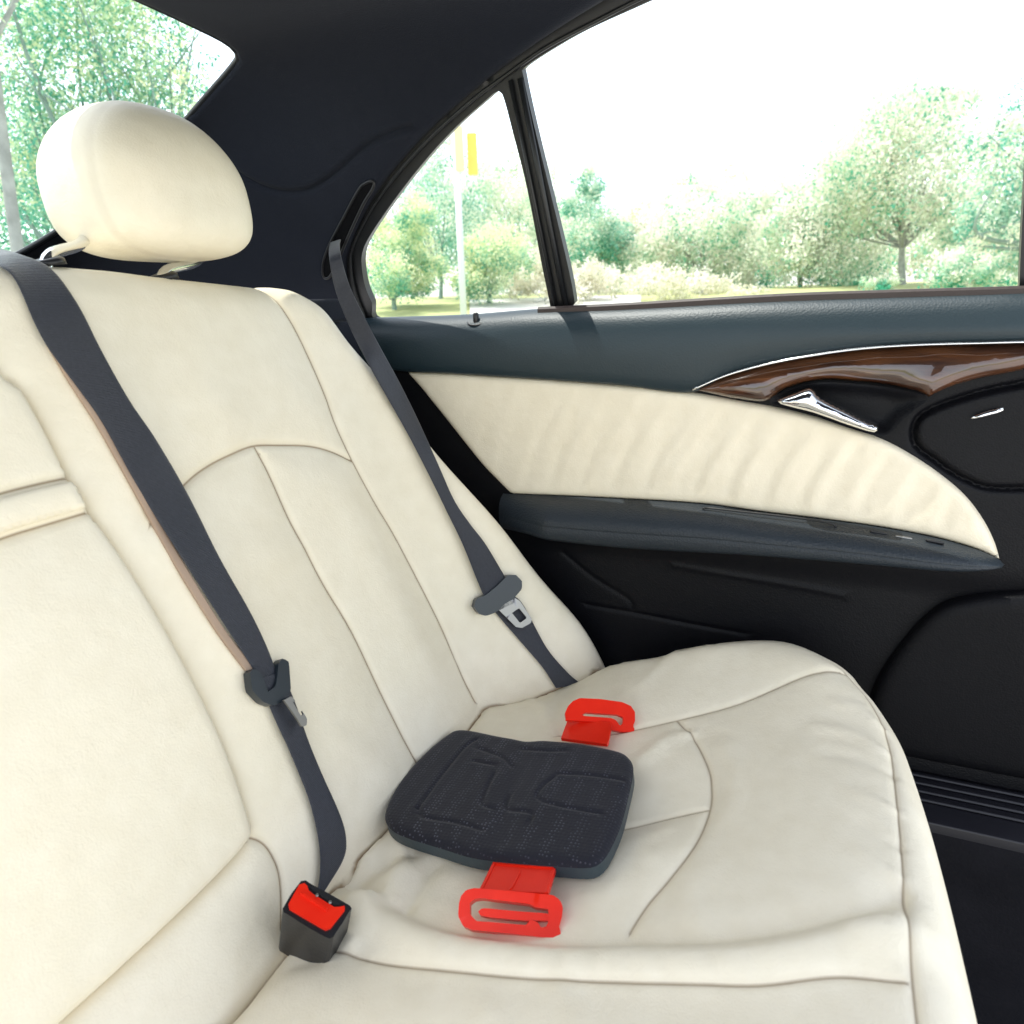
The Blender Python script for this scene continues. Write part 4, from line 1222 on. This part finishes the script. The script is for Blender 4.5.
# bushes in the quarter window
for (px0, dist, bl, lab, nl, leaf, tone) in (
        ((395, 300), 22, [(385, 275, 30, 22), (405, 245, 28, 24), (380, 240, 20, 22), (420, 270, 26, 22), (415, 215, 22, 20), (400, 285, 32, 10)], 'leafy green bush at the left end of the small quarter window', 9000, LEAF_YELLOW, .20),
        ((440, 300), 26, [(440, 150, 26, 24), (415, 200, 26, 30), (470, 235, 30, 36), (435, 190, 26, 30), (455, 220, 26, 36), (440, 255, 24, 26), (425, 175, 18, 20), (470, 190, 20, 34)], 'tall teal tree standing behind the yellow sign', 10000, LEAF_TEAL, .16),
        ((490, 300), 23, [(485, 280, 28, 16), (500, 250, 28, 24), (520, 265, 24, 22), (478, 255, 20, 20), (470, 285, 22, 10)], 'pale bush right of the sign pole', 8000, LEAF_YELLOW, .24),
        ((520, 300), 28, [(490, 175, 22, 26), (540, 180, 22, 30), (505, 190, 26, 26), (520, 160, 20, 20), (500, 220, 26, 22), (530, 215, 20, 26), (545, 240, 20, 20)], 'pale loose tree left of the window divider', 8500, LEAF_PALE, .30)):
    b = gbase(px0, dist)
    tree('hedge_tree' if dist > 24 else 'leafy_bush', lab, 'tree' if dist > 24 else 'bush', b, px_lobes(b, dist, bl), nl*2, .045, leaf, BARK_DARK, .07, 10, thin=.3, tone=tone, split=.3)
b = gbase((545, 300), 22)
tree('low_shrub', 'pale cream shrub low at the left foot of the window divider', 'shrub', b, px_lobes(b, 22, [(525, 285, 18, 12), (545, 270, 18, 22), (560, 285, 20, 14)]), 4000, .055, LEAF_CREAM, BARK, .03, 6, thin=.2, tone=.0, split=.2, group='low shrubs along the grass bank')

# trees behind the rear window
b = gbase((138, 300), 9.5)
tree('forked_tree', 'many stemmed tree with sparse yellow green leaves behind the rear window', 'tree', b,
     px_lobes(b, 9.5, [(40, 60, 60, 50), (100, 40, 60, 50), (150, 85, 50, 40), (60, 120, 60, 40), (20, -20, 70, 60), (100, -30, 60, 50), (182, 100, 30, 30), (40, 190, 50, 30), (20, 140, 40, 40), (180, 40, 34, 30), (130, 10, 40, 30)]),
     26000, .025, LEAF_YELLOW, BARK_DARK, .06, 60, thin=.1, tone=.02, split=.30)
b = gbase((18, 330), 7.5)
tree('thick_trunk_tree', 'tree with a thick pale trunk at the left edge of the rear window', 'tree', b,
     px_lobes(b, 7.5, [(-60, -170, 90, 60), (20, -150, 80, 50), (-20, -230, 70, 60), (-80, -60, 60, 60)]), 7000, .024, LEAF_YELLOW, BARK, .05, 7, thin=.1, tone=.05, split=.9)
b = gbase((60, 300), 17)
tree('hedge_tree', 'dense teal trees low behind the headrest in the rear window', 'tree', b,
     px_lobes(b, 17, [(20, 225, 50, 40), (60, 190, 50, 40), (100, 200, 40, 40), (-20, 200, 50, 50), (140, 190, 36, 44), (30, 150, 40, 34), (80, 140, 40, 30)]),
     16000, .042, LEAF_TEAL, BARK_DARK, .1, 10, thin=.2, tone=.06)

# sign on its pole, lamp post and striped kerb blocks
p0 = gbase((463, 300), 15)
sg = thing('street_sign', p0, 'pale pole with a two sided yellow sign in the quarter window', 'street sign')
zt_ = at((458, 172), 15)[2]
tube('pole', [p0, [p0[0], p0[1], (p0[2]+zt_)/2], [p0[0], p0[1], zt_+.75]], .065, POLE, sg, ns=14)
fwd = np.array([math.cos(a_of((463, 240))), math.sin(a_of((463, 240))), 0]); rt = np.cross(fwd, [0, 0, 1])
for nm, mat, xa, xb, ya_, yb, dpt in (('sign_panel', SIGN_SUNLIT, 453.5, 464.5, 126, 171, -.10), ('sign_panel', SIGN_Y, 466.5, 478, 133, 175, .06)):
    a0, a1 = at((xa, ya_), 15+dpt), at((xb, yb), 15+dpt)
    ce = (a0+a1)/2; w_ = abs((a1-a0)@rt)/2; h_ = abs(a1[2]-a0[2])/2
    V = [ce+rt*sx*w_+np.array([0, 0, 1])*sz_*h_+fwd*sy*.02 for sx in (-1, 1) for sy in (-1, 1) for sz_ in (-1, 1)]
    o = mesh_obj(nm, V, boxg(0, 1, 0, 1, 0, 1)[1], mat, sg, smooth=False); mm = o.modifiers.new('bevel', 'BEVEL'); mm.width = .01; mm.segments = 2
p1 = gbase((556, 300), 40)
lamp = thing('lamp_post', p1, 'thin tall pale lamp post far beyond the window divider', 'lamp post')
zt_ = at((556, 72), 40)[2]
tube('pole', [p1, [p1[0], p1[1], 3], [p1[0], p1[1], zt_]], [.06, .05, .035], surface('lamp_paint', (.42, .43, .45), rough=.5), lamp, ns=10)
tube('base_flange', [p1, p1+[0, 0, .25], p1+[0, 0, .3]], [.12, .12, .06], POLE, lamp, ns=12)
for j, (x0, y0) in enumerate(((519, 303.4), (528, 302.9), (538, 302.4), (588, 299), (595, 298.6), (603, 298.2))):
    q = at((x0, y0), 24.8)
    V, F = boxg(-.09, .09, -.12, .12, -.6, .06)
    o = mesh_obj('kerb_block', [(q[0]+a_, q[1]+b_, q[2]+c_) for a_, b_, c_ in V], F, surface('dark_block', (.06, .06, .05), rough=.9) if j == 0 else bpy.data.materials['dark_block'], None, smooth=False,
                 label='small dark block in the row along the pale kerb outside', category='kerb block', group='dark kerb blocks')

# ------------------------------------------------------------------ light, world, camera
SUN = np.array([-.07, .28, .95]); SUN /= np.linalg.norm(SUN)
el = math.asin(SUN[2]); az = math.atan2(SUN[0], SUN[1])
w = bpy.data.worlds.new('World'); sc.world = w; w.use_nodes = True
ns, ls = w.node_tree.nodes, w.node_tree.links
sky = ns.new('ShaderNodeTexSky'); sky.sky_type = 'NISHITA'; sky.sun_disc = False; sky.sun_elevation = el; sky.sun_rotation = az
sky.air_density = 1.0; sky.dust_density = 1.2; sky.ozone_density = .6; sky.altitude = 0
hsv = ns.new('ShaderNodeHueSaturation'); hsv.inputs['Saturation'].default_value = .36; ls.new(sky.outputs[0], hsv.inputs['Color'])
ls.new(hsv.outputs[0], ns['Background'].inputs[0]); ns['Background'].inputs[1].default_value = .515
L = bpy.data.lights.new('sun', 'SUN'); L.energy = 5; L.angle = R(.6); L.color = (1, .95, .88)
lo = bpy.data.objects.new('sun', L); COL.objects.link(lo); lo.rotation_euler = Vector(SUN).to_track_quat('Z', 'Y').to_euler(); lo.location = (3, 6, 12)

cd = bpy.data.cameras.new('camera'); co_ = bpy.data.objects.new('camera', cd); COL.objects.link(co_)
cd.sensor_fit = 'HORIZONTAL'; cd.sensor_width = 36; cd.lens = 36*FOC/1024; cd.clip_start = .02; cd.clip_end = 4000
mw = Matrix(((RGT[0], UPV[0], -DIR[0], CAM[0]), (RGT[1], UPV[1], -DIR[1], CAM[1]), (RGT[2], UPV[2], -DIR[2], CAM[2]), (0, 0, 0, 1)))
co_.matrix_world = mw
sc.camera = co_
cd.dof.use_dof = True; cd.dof.focus_distance = .85; cd.dof.aperture_fstop = 9.5
sc.view_settings.view_transform = 'Standard'; sc.view_settings.look = 'None'; sc.view_settings.exposure = 0; sc.view_settings.gamma = 1
cy = sc.cycles; cy.use_denoising = True; cy.max_bounces = 8; cy.diffuse_bounces = 5; cy.glossy_bounces = 4; cy.transparent_max_bounces = 12; cy.sample_clamp_indirect = 6
